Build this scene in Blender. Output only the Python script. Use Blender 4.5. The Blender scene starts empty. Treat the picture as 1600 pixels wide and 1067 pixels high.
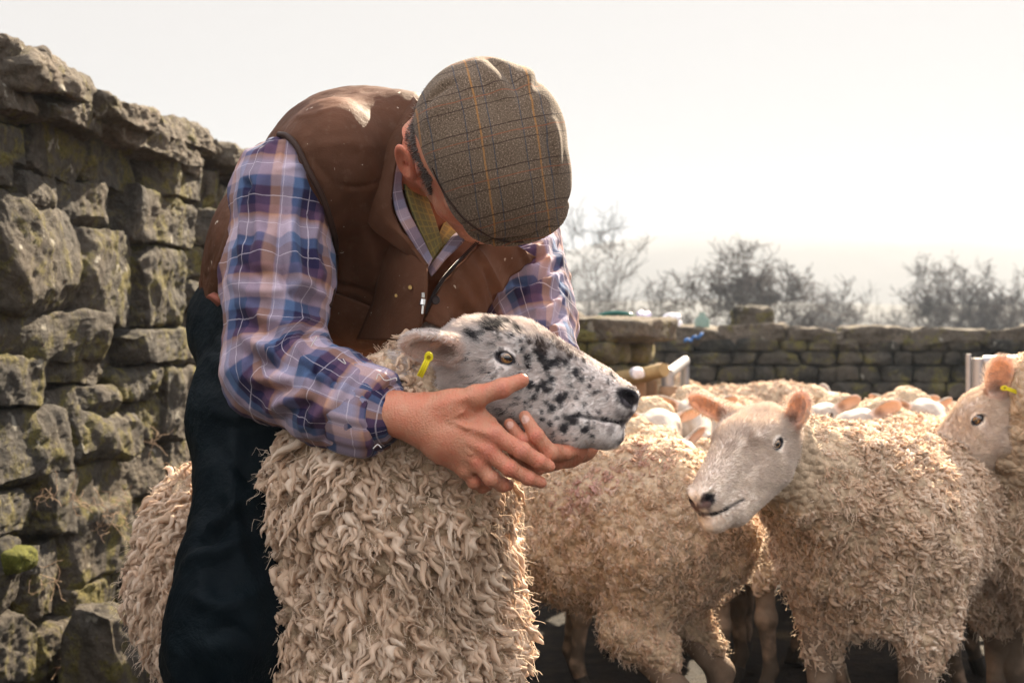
import bpy, math, os
import numpy as np
from mathutils import Vector, Matrix
rad = math.radians
ONLY = ""

# ------------------------------------------------------------------ camera, world, sun, exposure
scene = bpy.context.scene
F = 2222.0                                 # focal length in photograph pixels (50 mm on 36 mm)
CAMZ = 1.0
cam_data = bpy.data.cameras.new("camera")
cam = bpy.data.objects.new("camera", cam_data)
scene.collection.objects.link(cam)
cam.location = (0, 0, CAMZ)
cam.rotation_euler = (rad(90), 0, 0)
cam_data.lens = 50; cam_data.sensor_width = 36
cam_data.shift_y = -23.0/1600
cam_data.clip_start = 0.05; cam_data.clip_end = 6000
cam_data.dof.use_dof = True
cam_data.dof.focus_distance = 2.0
cam_data.dof.aperture_fstop = 8.0
scene.camera = cam

SUN_AZ, SUN_EL = 23.0, 35.0                # degrees clockwise from +Y, degrees above the horizon
world = bpy.data.worlds.new("World"); scene.world = world
world.use_nodes = True
wn = world.node_tree; wn.nodes.clear()
w_out = wn.nodes.new('ShaderNodeOutputWorld')
w_bg = wn.nodes.new('ShaderNodeBackground')
w_sky = wn.nodes.new('ShaderNodeTexSky')
w_sky.sky_type = 'NISHITA'; w_sky.sun_disc = False
w_sky.sun_elevation = rad(SUN_EL); w_sky.sun_rotation = rad(SUN_AZ)
w_sky.air_density = 1.0; w_sky.dust_density = 2.0
w_mix = wn.nodes.new('ShaderNodeMix'); w_mix.data_type = 'RGBA'
w_mix.inputs['Factor'].default_value = 0.988
w_tc = wn.nodes.new('ShaderNodeTexCoord')
w_sep = wn.nodes.new('ShaderNodeSeparateXYZ')
w_ramp = wn.nodes.new('ShaderNodeValToRGB')
w_map = wn.nodes.new('ShaderNodeMapRange')
w_map.inputs['From Min'].default_value = -0.2; w_map.inputs['From Max'].default_value = 1.0
r = w_ramp.color_ramp
r.elements[0].position = 0.10; r.elements[0].color = (3.0, 2.9, 2.84, 1)
r.elements[1].position = 1.0; r.elements[1].color = (6.2, 6.3, 6.8, 1)
e = r.elements.new(0.38); e.color = (3.25, 3.08, 2.95, 1)
e = r.elements.new(0.55); e.color = (5.4, 5.4, 5.5, 1)
L = wn.links.new
L(w_tc.outputs['Generated'], w_sep.inputs[0]); L(w_sep.outputs['Z'], w_map.inputs['Value'])
L(w_map.outputs[0], w_ramp.inputs[0])
w_my = wn.nodes.new('ShaderNodeMapRange')      # added fill light: sky made brighter in the half behind the camera
w_my.inputs['From Min'].default_value = 0.35; w_my.inputs['From Max'].default_value = -0.5
w_my.inputs['To Min'].default_value = 1.0; w_my.inputs['To Max'].default_value = 1.7
w_vm = wn.nodes.new('ShaderNodeVectorMath'); w_vm.operation = 'SCALE'
L(w_sep.outputs['Y'], w_my.inputs['Value']); L(w_ramp.outputs[0], w_vm.inputs[0]); L(w_my.outputs[0], w_vm.inputs['Scale'])
L(w_sky.outputs[0], w_mix.inputs['A']); L(w_vm.outputs[0], w_mix.inputs['B'])
L(w_mix.outputs['Result'], w_bg.inputs['Color'])
w_bg.inputs['Strength'].default_value = 0.05
L(w_bg.outputs[0], w_out.inputs['Surface'])

sd = bpy.data.lights.new("sun", 'SUN'); sd.energy = 5.0; sd.angle = rad(0.6); sd.color = (1.0, 0.84, 0.63)
sun = bpy.data.objects.new("sun", sd); scene.collection.objects.link(sun)
SUNDIR = Vector((math.sin(rad(SUN_AZ))*math.cos(rad(SUN_EL)), math.cos(rad(SUN_AZ))*math.cos(rad(SUN_EL)), math.sin(rad(SUN_EL))))
sun.rotation_euler = SUNDIR.to_track_quat('Z', 'Y').to_euler()
sun.location = (2, 6, 6)

vs = scene.view_settings
scene.display_settings.display_device = 'sRGB'
vs.view_transform = 'Standard'; vs.look = 'None'; vs.exposure = 2.3; vs.gamma = 1.0
scene.render.engine = 'CYCLES'
scene.cycles.use_denoising = True
scene.cycles.max_bounces = 8
scene.cycles.transparent_max_bounces = 8
scene.cycles.volume_bounces = 1
scene.cycles.sample_clamp_indirect = 6

# ------------------------------------------------------------------ helpers
rng = np.random.default_rng(7)
def P(px, py, d):
    """photograph pixel + distance in metres -> world point"""
    return np.array([(px-800.0)/F*d, d, CAMZ-(py-510.0)/F*d])
A = lambda *v: np.array(v, float)
def nrm(v):
    v = np.asarray(v, float)
    return v/np.maximum(np.linalg.norm(v, axis=-1, keepdims=True), 1e-9)

_perm = np.random.default_rng(3).permutation(256).astype(np.int32)
_perm = np.concatenate([_perm, _perm, _perm])
_grad = nrm(np.random.default_rng(5).normal(size=(256, 3))).astype(np.float32)
def noise(p):
    """gradient noise, about -1..1"""
    p = np.asarray(p, np.float32)
    i = np.floor(p).astype(np.int32); f = p-i
    u = f*f*f*(f*(f*6-15)+10)
    i &= 255
    out = 0
    for dx in (0, 1):
        for dy in (0, 1):
            for dz in (0, 1):
                h = _perm[_perm[_perm[(i[:, 0]+dx) & 255]+((i[:, 1]+dy) & 255)]+((i[:, 2]+dz) & 255)]
                g = _grad[h]
                d = g[:, 0]*(f[:, 0]-dx)+g[:, 1]*(f[:, 1]-dy)+g[:, 2]*(f[:, 2]-dz)
                w = (u[:, 0] if dx else 1-u[:, 0])*(u[:, 1] if dy else 1-u[:, 1])*(u[:, 2] if dz else 1-u[:, 2])
                out = out+d*w
    return out*1.5
def fbm(p, o=4, g=0.5):
    s = 0; a = 1.0
    p = np.asarray(p, np.float32)
    for k in range(o):
        s = s+a*noise(p*(2.0**k)+k*17.3); a *= g
    return s

# ---- signed distance primitives: (bbox lo, bbox hi, function)
def cone(a, b, r1, r2):
    a = np.asarray(a, float); b = np.asarray(b, float)
    R = max(r1, r2)
    ba = b-a; l2 = ba@ba
    def f(p):
        t = np.clip(((p-a)@ba)/l2, 0, 1)
        return np.linalg.norm(p-a-t[:, None]*ba, axis=1)-(r1+(r2-r1)*t)
    return (np.minimum(a, b)-R, np.maximum(a, b)+R, f)
def ball(c, r):
    c = np.asarray(c, float)
    return (c-r, c+r, lambda p: np.linalg.norm(p-c, axis=1)-r)
def ell(c, r, M=None):
    """ellipsoid; M rows = local axes"""
    c = np.asarray(c, float); r = np.asarray(r, float)
    M = np.eye(3) if M is None else np.asarray(M, float)
    def f(p):
        q = (p-c)@M.T
        k0 = np.linalg.norm(q/r, axis=1); k1 = np.linalg.norm(q/(r*r), axis=1)
        return k0*(k0-1)/np.maximum(k1, 1e-6)
    e = np.abs(M.T)@r
    return (c-e, c+e, f)
def rbox(c, h, rr, M=None):
    c = np.asarray(c, float); h = np.asarray(h, float)
    M = np.eye(3) if M is None else np.asarray(M, float)
    def f(p):
        q = np.abs((p-c)@M.T)-(h-rr)
        return np.linalg.norm(np.maximum(q, 0), axis=1)+np.minimum(q.max(axis=1), 0)-rr
    e = np.abs(M.T)@h
    return (c-e, c+e, f)
def torus(c, R, r, M, sq=1.0):
    """ring in the local xy plane"""
    c = np.asarray(c, float); M = np.asarray(M, float)
    def f(p):
        q = (p-c)@M.T
        q[:, 1] = q[:, 1]/sq
        return np.sqrt((np.hypot(q[:, 0], q[:, 1])-R)**2+q[:, 2]**2)-r
    e = np.ones(3)*(R*max(1, sq)+r)
    return (c-e, c+e, f)
def chain(pts, rs, k=0.01, op='u'):
    out = []
    for i in range(len(pts)-1):
        out.append((op, cone(pts[i], pts[i+1], rs[i], rs[i+1]), k))
    return out

def mesh_sdf(prog, h, post=None, B=24):
    """sparse surface nets of a list of (op, primitive, blend); op 'u' union, 's' subtract"""
    lo = np.min([q[1][0] for q in prog if q[0] == 'u'], axis=0)-3*h
    hi = np.max([q[1][1] for q in prog if q[0] == 'u'], axis=0)+3*h
    nb = np.ceil((hi-lo)/(h*B)).astype(int)
    def ev(p, plo, phi):
        d = np.full(len(p), 0.5)
        for op, pr, k in prog:
            m = 1.5*k+0.012
            if np.any(pr[0]-m > phi) or np.any(pr[1]+m < plo): continue
            v = pr[2](p)
            if op == 'u':
                if k > 0:
                    hh = np.clip(0.5+0.5*(d-v)/k, 0, 1)
                    d = d*(1-hh)+v*hh-k*hh*(1-hh)
                else: d = np.minimum(d, v)
            elif op == 's':
                if k > 0:
                    hh = np.clip(0.5-0.5*(d+v)/k, 0, 1)
                    d = d*(1-hh)-v*hh+k*hh*(1-hh)
                else: d = np.maximum(d, -v)
        if post is not None: d = post(p, d)
        return d
    N = B+2
    gi = np.stack(np.meshgrid(np.arange(N), np.arange(N), np.arange(N), indexing='ij'), -1).reshape(-1, 3)
    cids = []; cpos = []; quads = []
    D = nb*B+4
    def cid(ijk): return (ijk[:, 0].astype(np.int64)*D[1]+ijk[:, 1])*D[2]+ijk[:, 2]
    for bx in range(nb[0]):
        for by in range(nb[1]):
            for bz in range(nb[2]):
                base = np.array([bx, by, bz])*B
                plo = lo+base*h; phi = plo+h*(B+1)
                if not any(np.all(q[1][0]-0.01 <= phi) and np.all(q[1][1]+0.01 >= plo) for q in prog if q[0] == 'u'): continue
                c = (plo+phi)/2
                off = np.array([[0, 0, 0], [1, 1, 1], [-1, -1, -1], [1, -1, 1], [-1, 1, -1.]])*h*B*0.25
                dc = ev(c+off, plo, phi)
                if abs(dc[0]) > h*B*1.35 and np.all(np.sign(dc) == np.sign(dc[0])): continue
                v = ev(lo+(base+gi)*h, plo, phi).reshape(N, N, N)
                s = v < 0
                if s.all() or not s.any(): continue
                # cells (i,j,k) 0..B use corners up to B+1
                S = s.astype(np.int8)
                cs = sum(S[a:a+B+1, b:b+B+1, c_:c_+B+1] for a in (0, 1) for b in (0, 1) for c_ in (0, 1))
                act = np.argwhere((cs > 0) & (cs < 8))
                acc = np.zeros((len(act), 3)); cnt = np.zeros(len(act))
                for ax in range(3):
                    o1, o2 = [q for q in range(3) if q != ax]
                    for u in (0, 1):
                        for w in (0, 1):
                            a0 = act.copy(); a0[:, o1] += u; a0[:, o2] += w
                            a1 = a0.copy(); a1[:, ax] += 1
                            v0 = v[a0[:, 0], a0[:, 1], a0[:, 2]]; v1 = v[a1[:, 0], a1[:, 1], a1[:, 2]]
                            cr = (v0 < 0) != (v1 < 0)
                            t = np.where(cr, v0/np.where(v0 == v1, 1, v0-v1), 0)
                            pt = a0.astype(float); pt[:, ax] += t
                            acc += pt*cr[:, None]; cnt += cr
                cids.append(cid(act+base)); cpos.append(lo+(base+acc/cnt[:, None])*h)
                for ax in range(3):
                    o1, o2 = [(1, 2), (2, 0), (0, 1)][ax]
                    sl0 = s[1:B+1, 1:B+1, 1:B+1]
                    sh = [slice(1, B+1)]*3; sh[ax] = slice(2, B+2)
                    sl1 = s[tuple(sh)]
                    e = np.argwhere(sl0 != sl1)
                    if not len(e): continue
                    flip = sl0[e[:, 0], e[:, 1], e[:, 2]]
                    g = e+1+base
                    d1 = np.zeros(3, int); d1[o1] = 1; d2 = np.zeros(3, int); d2[o2] = 1
                    q = np.stack([cid(g-d1-d2), cid(g-d2), cid(g), cid(g-d1)], 1)
                    q[~flip] = q[~flip][:, ::-1]
                    quads.append(q)
    ids = np.concatenate(cids); pos = np.concatenate(cpos)
    uid, ix = np.unique(ids, return_index=True)
    pos = pos[ix]
    q = np.concatenate(quads)
    j = np.searchsorted(uid, q); j = np.clip(j, 0, len(uid)-1)
    ok = (uid[j] == q).all(axis=1)
    return pos.astype(np.float32), j[ok].astype(np.int32)

def vnormals(v, f):
    v = np.asarray(v, np.float64)
    if f.shape[1] == 4: n = np.cross(v[f[:, 2]]-v[f[:, 0]], v[f[:, 3]]-v[f[:, 1]])
    else: n = np.cross(v[f[:, 1]]-v[f[:, 0]], v[f[:, 2]]-v[f[:, 0]])
    out = np.zeros((len(v), 3))
    for k in range(f.shape[1]):
        for a in range(3): out[:, a] += np.bincount(f[:, k], n[:, a], minlength=len(v))
    return nrm(out)
def smooth(v, f, it=1, lam=0.5):
    v = np.asarray(v, np.float64).copy()
    n = len(v); a = np.concatenate([f[:, k] for k in range(f.shape[1])]); b = np.concatenate([f[:, (k+1) % f.shape[1]] for k in range(f.shape[1])])
    deg = np.maximum(np.bincount(a, minlength=n)+np.bincount(b, minlength=n), 1)
    for _ in range(it):
        s = np.stack([np.bincount(a, v[b, c], minlength=n)+np.bincount(b, v[a, c], minlength=n) for c in range(3)], 1)/deg[:, None]
        v += (s-v)*lam
    return v

col = scene.collection
def new_mesh(name, v, faces, mats=None, smooth_=True, attrs=None, midx=None):
    """faces: (n,3) or (n,4) int array, or a list of such arrays"""
    if not isinstance(faces, list): faces = [faces]
    me = bpy.data.meshes.new(name)
    v = np.asarray(v, np.float32)
    me.vertices.add(len(v)); me.vertices.foreach_set('co', v.ravel())
    loops = np.concatenate([f.ravel() for f in faces]).astype(np.int32)
    tot = np.concatenate([np.full(len(f), f.shape[1]) for f in faces]).astype(np.int32)
    start = np.concatenate([[0], np.cumsum(tot)[:-1]]).astype(np.int32)
    me.loops.add(len(loops)); me.loops.foreach_set('vertex_index', loops)
    me.polygons.add(len(tot)); me.polygons.foreach_set('loop_start', start)
    if smooth_: me.polygons.foreach_set('use_smooth', np.ones(len(tot), bool))
    if midx is not None: me.polygons.foreach_set('material_index', np.asarray(midx, np.int32))
    me.update(calc_edges=True)
    for k, a in (attrs or {}).items():
        a = np.asarray(a, np.float32)
        if a.ndim == 1:
            at = me.attributes.new(k, 'FLOAT', 'POINT'); at.data.foreach_set('value', a)
        else:
            at = me.attributes.new(k, 'FLOAT_VECTOR', 'POINT'); at.data.foreach_set('vector', a.ravel())
    for m in (mats or []): me.materials.append(m)
    return me
def obj(name, me, parent=None, loc=None):
    o = bpy.data.objects.new(name, me); col.objects.link(o)
    if parent is not None: o.parent = parent
    if loc is not None: o.location = loc
    return o
def tag(o, label=None, cat=None, group=None, kind=None):
    if label: o['label'] = label
    if cat: o['category'] = cat
    if group: o['group'] = group
    if kind: o['kind'] = kind
    return o
def empty(name, loc=(0, 0, 0), rz=0.0):
    o = bpy.data.objects.new(name, None); col.objects.link(o)
    o.location = loc; o.rotation_euler = (0, 0, rz); o.empty_display_size = 0.1
    return o
def copy_tree(o, parent=None):
    c = o.copy(); col.objects.link(c)
    if parent is not None: c.parent = parent
    for ch in [x for x in bpy.data.objects if x.parent == o]: copy_tree(ch, c)
    return c

class MB:
    """collects simple shapes into one mesh"""
    def __init__(s): s.v = []; s.q = []; s.t = []; s.n = 0
    def add(s, v, f):
        v = np.asarray(v, float); f = np.asarray(f, int)
        (s.q if f.shape[1] == 4 else s.t).append(f+s.n); s.v.append(v); s.n += len(v)
    def tube(s, pts, rs, n=8, caps=True):
        pts = np.asarray(pts, float); m = len(pts)
        rs = np.ones(m)*rs if np.isscalar(rs) else np.asarray(rs, float)
        t = nrm(np.gradient(pts, axis=0))
        a = np.array([0, 0, 1.]) if abs(t[0][2]) < 0.9 else np.array([1., 0, 0])
        x = nrm(np.cross(t[0], a)); X = []
        for i in range(m):
            x = nrm(x-t[i]*(x@t[i])); X.append(x)
        X = np.array(X); Y = np.cross(t, X)
        th = np.arange(n)/n*2*np.pi
        v = pts[:, None]+rs[:, None, None]*(np.cos(th)[None, :, None]*X[:, None]+np.sin(th)[None, :, None]*Y[:, None])
        i = np.arange(m-1)[:, None]*n; j = np.arange(n)[None]; j2 = (j+1) % n
        f = np.stack([i+j, i+j2, i+n+j2, i+n+j], -1).reshape(-1, 4)
        s.add(v.reshape(-1, 3), f)
        if caps:
            for e, c in ((0, pts[0]), (m-1, pts[-1])):
                vv = np.vstack([v[e], c[None]]); k = np.arange(n)
                tri = np.stack([k, (k+1) % n, np.full(n, n)], 1)
                s.add(vv, tri[:, ::-1] if e == 0 else tri)
    def box(s, c, h, M=None):
        M = np.eye(3) if M is None else np.asarray(M)
        g = np.array([[x, y, z] for x in (-1, 1) for y in (-1, 1) for z in (-1, 1)], float)*h
        s.add(np.asarray(c)+g@M, np.array([[0, 1, 3, 2], [4, 6, 7, 5], [0, 4, 5, 1], [2, 3, 7, 6], [0, 2, 6, 4], [1, 5, 7, 3]]))
    def mesh(s, name, mats, smooth_=True, attrs=None):
        fs = []
        if s.q: fs.append(np.concatenate(s.q))
        if s.t: fs.append(np.concatenate(s.t))
        return new_mesh(name, np.concatenate(s.v), fs, mats, smooth_, attrs)

def catmull(c, n):
    """c (m,3) -> smooth curve of n points"""
    c = np.asarray(c, float); m = len(c)
    if m == 2: return c[0]+(c[1]-c[0])*np.linspace(0, 1, n)[:, None]
    e = np.vstack([2*c[0]-c[1], c, 2*c[-1]-c[-2]])
    t = np.linspace(0, m-1-1e-6, n); i = t.astype(int); f = (t-i)[:, None]
    p0, p1, p2, p3 = e[i], e[i+1], e[i+2], e[i+3]
    return 0.5*((2*p1)+(-p0+p2)*f+(2*p0-5*p1+4*p2-p3)*f*f+(-p0+3*p1-3*p2+p3)*f**3)
def sheet(rows, nu, nv, th, bump=None, edge=True):
    """closed cloth sheet of thickness th through a grid of control points; returns v, quads, uv"""
    R = np.array([catmull(r_, nu) for r_ in rows])
    G = np.array([catmull(R[:, i], nv) for i in range(nu)]).transpose(1, 0, 2)   # nv, nu, 3
    du = np.gradient(G, axis=1); dv = np.gradient(G, axis=0); n = nrm(np.cross(du, dv))
    if bump is not None: G = G+n*bump(G.reshape(-1, 3)).reshape(nv, nu)[..., None]
    a = (G+n*th/2).reshape(-1, 3); b = (G-n*th/2).reshape(-1, 3); N = nu*nv
    i = np.arange(nv-1)[:, None]*nu; j = np.arange(nu-1)[None]
    f = np.stack([i+j, i+j+1, i+nu+j+1, i+nu+j], -1).reshape(-1, 4)
    fs = [f, f[:, ::-1]+N]
    ring = np.concatenate([np.arange(nu), np.arange(1, nv)*nu+nu-1, (nv-1)*nu+np.arange(nu-2, -1, -1), np.arange(nv-2, 0, -1)*nu])
    r2 = np.roll(ring, -1)
    fs.append(np.stack([r2, ring, ring+N, r2+N], 1))
    lu = np.concatenate([[0], np.cumsum(np.linalg.norm(np.diff(G[nv//2], axis=0), axis=1))])
    lv = np.concatenate([[0], np.cumsum(np.linalg.norm(np.diff(G[:, nu//2], axis=0), axis=1))])
    UV = np.stack(np.broadcast_arrays(lu[None, :], lv[:, None], 0*lu[None, :]), -1).reshape(-1, 3)
    return np.vstack([a, b]), np.concatenate(fs), np.vstack([UV, UV])

# ------------------------------------------------------------------ materials
class NT:
    def __init__(s, name):
        s.m = bpy.data.materials.new(name); s.m.use_nodes = True; s.t = s.m.node_tree
        s.b = s.t.nodes['Principled BSDF']; s.out = s.t.nodes['Material Output']
        s.b.inputs['Roughness'].default_value = 0.8
        s.b.inputs['Specular IOR Level'].default_value = 0.12
    def n(s, kind, **kw):
        x = s.t.nodes.new('ShaderNode'+kind)
        for k, v in kw.items(): setattr(x, k, v)
        return x
    def l(s, a, b): s.t.links.new(a, b)
    def attr(s, name): return s.n('Attribute', attribute_name=name)
    def noise(s, scale, detail=5, rough=0.6, vec=None, dist=0.0):
        x = s.n('TexNoise'); x.inputs['Scale'].default_value = scale; x.inputs['Detail'].default_value = detail
        x.inputs['Roughness'].default_value = rough; x.inputs['Distortion'].default_value = dist
        s.l(vec if vec is not None else s.co(), x.inputs['Vector']); return x.outputs['Fac']
    def co(s):
        if not hasattr(s, '_co'): s._co = s.n('TexCoord').outputs['Object']
        return s._co
    def ramp(s, fac, stops, interp='LINEAR'):
        x = s.n('ValToRGB'); cr = x.color_ramp; cr.interpolation = interp
        while len(cr.elements) < len(stops): cr.elements.new(0.5)
        for e, (p, c) in zip(cr.elements, stops):
            e.position = p; e.color = (c[0], c[1], c[2], 1) if not np.isscalar(c) else (c, c, c, 1)
        s.l(fac, x.inputs[0]); return x.outputs[0]
    def mix(s, f, a, b, mode='MIX'):
        x = s.n('Mix', data_type='RGBA', blend_type=mode)
        for sock, v in ((x.inputs['Factor'], f), (x.inputs['A'], a), (x.inputs['B'], b)):
            if isinstance(v, bpy.types.NodeSocket): s.l(v, sock)
            elif np.isscalar(v): sock.default_value = v
            else: sock.default_value = (*v, 1)
        return x.outputs['Result']
    def math(s, op, a, b=0.0, c=None):
        x = s.n('Math', operation=op)
        for k, v in enumerate((a, b) if c is None else (a, b, c)):
            if isinstance(v, bpy.types.NodeSocket): s.l(v, x.inputs[k])
            else: x.inputs[k].default_value = v
        return x.outputs[0]
    def bump(s, h, strength=0.5, dist=0.01, prev=None):
        x = s.n('Bump'); x.inputs['Strength'].default_value = strength; x.inputs['Distance'].default_value = dist
        s.l(h, x.inputs['Height'])
        if prev is not None: s.l(prev, x.inputs['Normal'])
        s.l(x.outputs[0], s.b.inputs['Normal']); return x.outputs[0]
    def base(s, c):
        if isinstance(c, bpy.types.NodeSocket): s.l(c, s.b.inputs['Base Color'])
        else: s.b.inputs['Base Color'].default_value = (*c, 1)

def m_simple(name, c, rough=0.6, metal=0.0, nscale=0, namp=0.3):
    m = NT(name)
    if nscale:
        f = m.noise(nscale, 4)
        m.base(m.mix(f, tuple(x*(1-namp) for x in c), tuple(min(1, x*(1+namp)) for x in c)))
        m.bump(f, 0.2, 0.003)
    else: m.base(c)
    m.b.inputs['Roughness'].default_value = rough; m.b.inputs['Metallic'].default_value = metal
    return m.m

def m_stone(name, base=(0.064, 0.057, 0.049), moss=0.5, lich=0.5):
    m = NT(name)
    n1 = m.noise(3.0, 3, 0.5); n2 = m.noise(22, 8, 0.75, dist=0.4); n3 = m.noise(120, 5, 0.7); n4 = m.noise(6, 5, 0.7, dist=0.8)
    c = m.ramp(n2, [(0.30, tuple(x*0.42 for x in base)), (0.5, base), (0.68, tuple(min(1, x*1.9) for x in base))])
    c = m.mix(m.ramp(n1, [(0.4, 0), (0.62, 1)]), c, m.ramp(n2, [(0.3, (0.075, 0.06, 0.042)), (0.6, (0.105, 0.086, 0.068)), (0.75, (0.36, 0.30, 0.22))]))
    mo = m.ramp(m.math('ADD', n4, m.math('MULTIPLY', m.math('SUBTRACT', n2, 0.5), 0.6)), [(0.62-0.2*moss, 0), (0.75-0.2*moss, 0.85)])
    c = m.mix(mo, c, m.ramp(n3, [(0.3, (0.06, 0.058, 0.012)), (0.7, (0.19, 0.155, 0.04))]))
    li = m.ramp(m.noise(16, 3, 0.55, dist=0.3), [(0.72-0.1*lich, 0), (0.78-0.1*lich, 0.8)])
    c = m.mix(li, c, (0.34, 0.32, 0.27))
    c = m.mix(m.ramp(n3, [(0.3, 0.5), (0.45, 0)]), c, (0.035, 0.03, 0.024))
    m.base(c); m.b.inputs['Roughness'].default_value = 0.85
    v = m.n('TexVoronoi'); v.inputs['Scale'].default_value = 34; m.l(m.co(), v.inputs['Vector'])
    hgt = m.math('ADD', m.math('ADD', n2, m.math('MULTIPLY', n3, 0.45)), m.math('MULTIPLY', v.outputs['Distance'], 0.5))
    m.bump(hgt, 1.0, 0.024)
    return m.m

def m_wool(name, c1=(0.76, 0.555, 0.395), c2=(0.91, 0.765, 0.62), mark=None):
    """fibres: per-strand tone, translucent so that light behind glows through"""
    m = NT(name)
    a = m.attr('tone').outputs['Fac']
    c = m.ramp(a, [(0.0, tuple(x*0.55 for x in c1)), (0.35, c1), (0.8, c2), (1.0, tuple(x*1.06 for x in c2))])
    c = m.mix(m.ramp(m.noise(3.0, 4, 0.65), [(0.42, 0), (0.70, 0.5)]), c, tuple(x*y for x, y in zip(c1, (.80, .70, .58))))
    n = m.noise(7, 4, 0.6)
    c = m.mix(m.ramp(n, [(0.45, 0), (0.72, 0.55)]), c, tuple(x*0.72 for x in c1))
    if mark is not None:
        k = m.attr('mark').outputs['Fac']
        c = m.mix(m.math('MULTIPLY', k, 0.5), c, mark)
    m.base(c); m.b.inputs['Roughness'].default_value = 0.75; m.b.inputs['Specular IOR Level'].default_value = 0.15
    tr = m.n('BsdfTranslucent'); m.l(c, tr.inputs['Color'])
    mx = m.n('MixShader'); mx.inputs[0].default_value = 0.38
    m.l(m.b.outputs[0], mx.inputs[1]); m.l(tr.outputs[0], mx.inputs[2]); m.l(mx.outputs[0], m.out.inputs['Surface'])
    return m.m
def m_woolbase(name, c=(0.46, 0.34, 0.23)):
    m = NT(name)
    v = m.n('TexVoronoi'); v.inputs['Scale'].default_value = 70; m.l(m.co(), v.inputs['Vector'])
    n = m.noise(40, 5, 0.7)
    m.base(m.ramp(n, [(0.3, tuple(x*0.6 for x in c)), (0.7, tuple(x*1.4 for x in c))]))
    m.bump(m.math('ADD', m.math('MULTIPLY', v.outputs['Distance'], -1.0), n), 0.8, 0.012)
    m.b.inputs['Roughness'].default_value = 0.95
    return m.m
# ------------------------------------------------------------------ wool strands
def strand_mesh(name, C, R, tone, mats, mark=None, sides=3):
    """C (N,S+1,3) centre lines, R (S+1) or (N,S+1) radii -> thin three-sided fibres"""
    N, S1, _ = C.shape
    T = nrm(C[:, -1]-C[:, 0])
    a = nrm(rng.normal(size=(N, 3))); X = nrm(np.cross(T, a)) if sides > 2 else nrm(np.cross(T, nrm(C[:, 0]-A(0, 0, .9)+a*.8))); Y = np.cross(T, X)
    th = np.arange(sides)/sides*2*np.pi
    ring = np.cos(th)[None, :, None]*X[:, None]+np.sin(th)[None, :, None]*Y[:, None]     # N,3,3
    R = np.broadcast_to(R, (N, S1))
    V = C[:, :, None]+ring[:, None]*R[:, :, None, None]
    V = V.reshape(-1, 3)
    if sides == 2:
        b = (np.arange(N)*S1*2)[:, None]; i = (np.arange(S1-1)*2)[None]
        f = np.stack([b+i, b+i+1, b+i+3, b+i+2], -1).reshape(-1, 4)
        at = {'tone': np.repeat(tone, S1*2)}
        if mark is not None: at['mark'] = np.repeat(mark, S1*2)
        return new_mesh(name, V, f, mats, True, at)
    b = (np.arange(N)*S1*sides)[:, None, None]; i = (np.arange(S1-1)*sides)[None, :, None]; j = np.arange(sides)[None, None]
    j2 = (j+1) % sides
    f = np.stack([b+i+j, b+i+j2, b+i+sides+j2, b+i+sides+j], -1).reshape(-1, 4)
    at = {'tone': np.repeat(tone, S1*sides)}
    if mark is not None: at['mark'] = np.repeat(mark, S1*sides)
    return new_mesh(name, V, f, mats, True, at)

def sample(v, f, n, weight=None):
    tri = np.concatenate([f[:, :3], f[:, [0, 2, 3]]]) if f.shape[1] == 4 else f
    a, b, c = v[tri[:, 0]], v[tri[:, 1]], v[tri[:, 2]]
    ar = np.linalg.norm(np.cross(b-a, c-a), axis=1)
    if weight is not None: ar = ar*weight[tri].mean(axis=1)
    cs = np.cumsum(ar); k = np.searchsorted(cs, rng.random(n)*cs[-1])
    u, w = rng.random((2, n)); s = u+w > 1; u[s] = 1-u[s]; w[s] = 1-w[s]
    return a[k]+(b[k]-a[k])*u[:, None]+(c[k]-a[k])*w[:, None], tri[k], u, w

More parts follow.
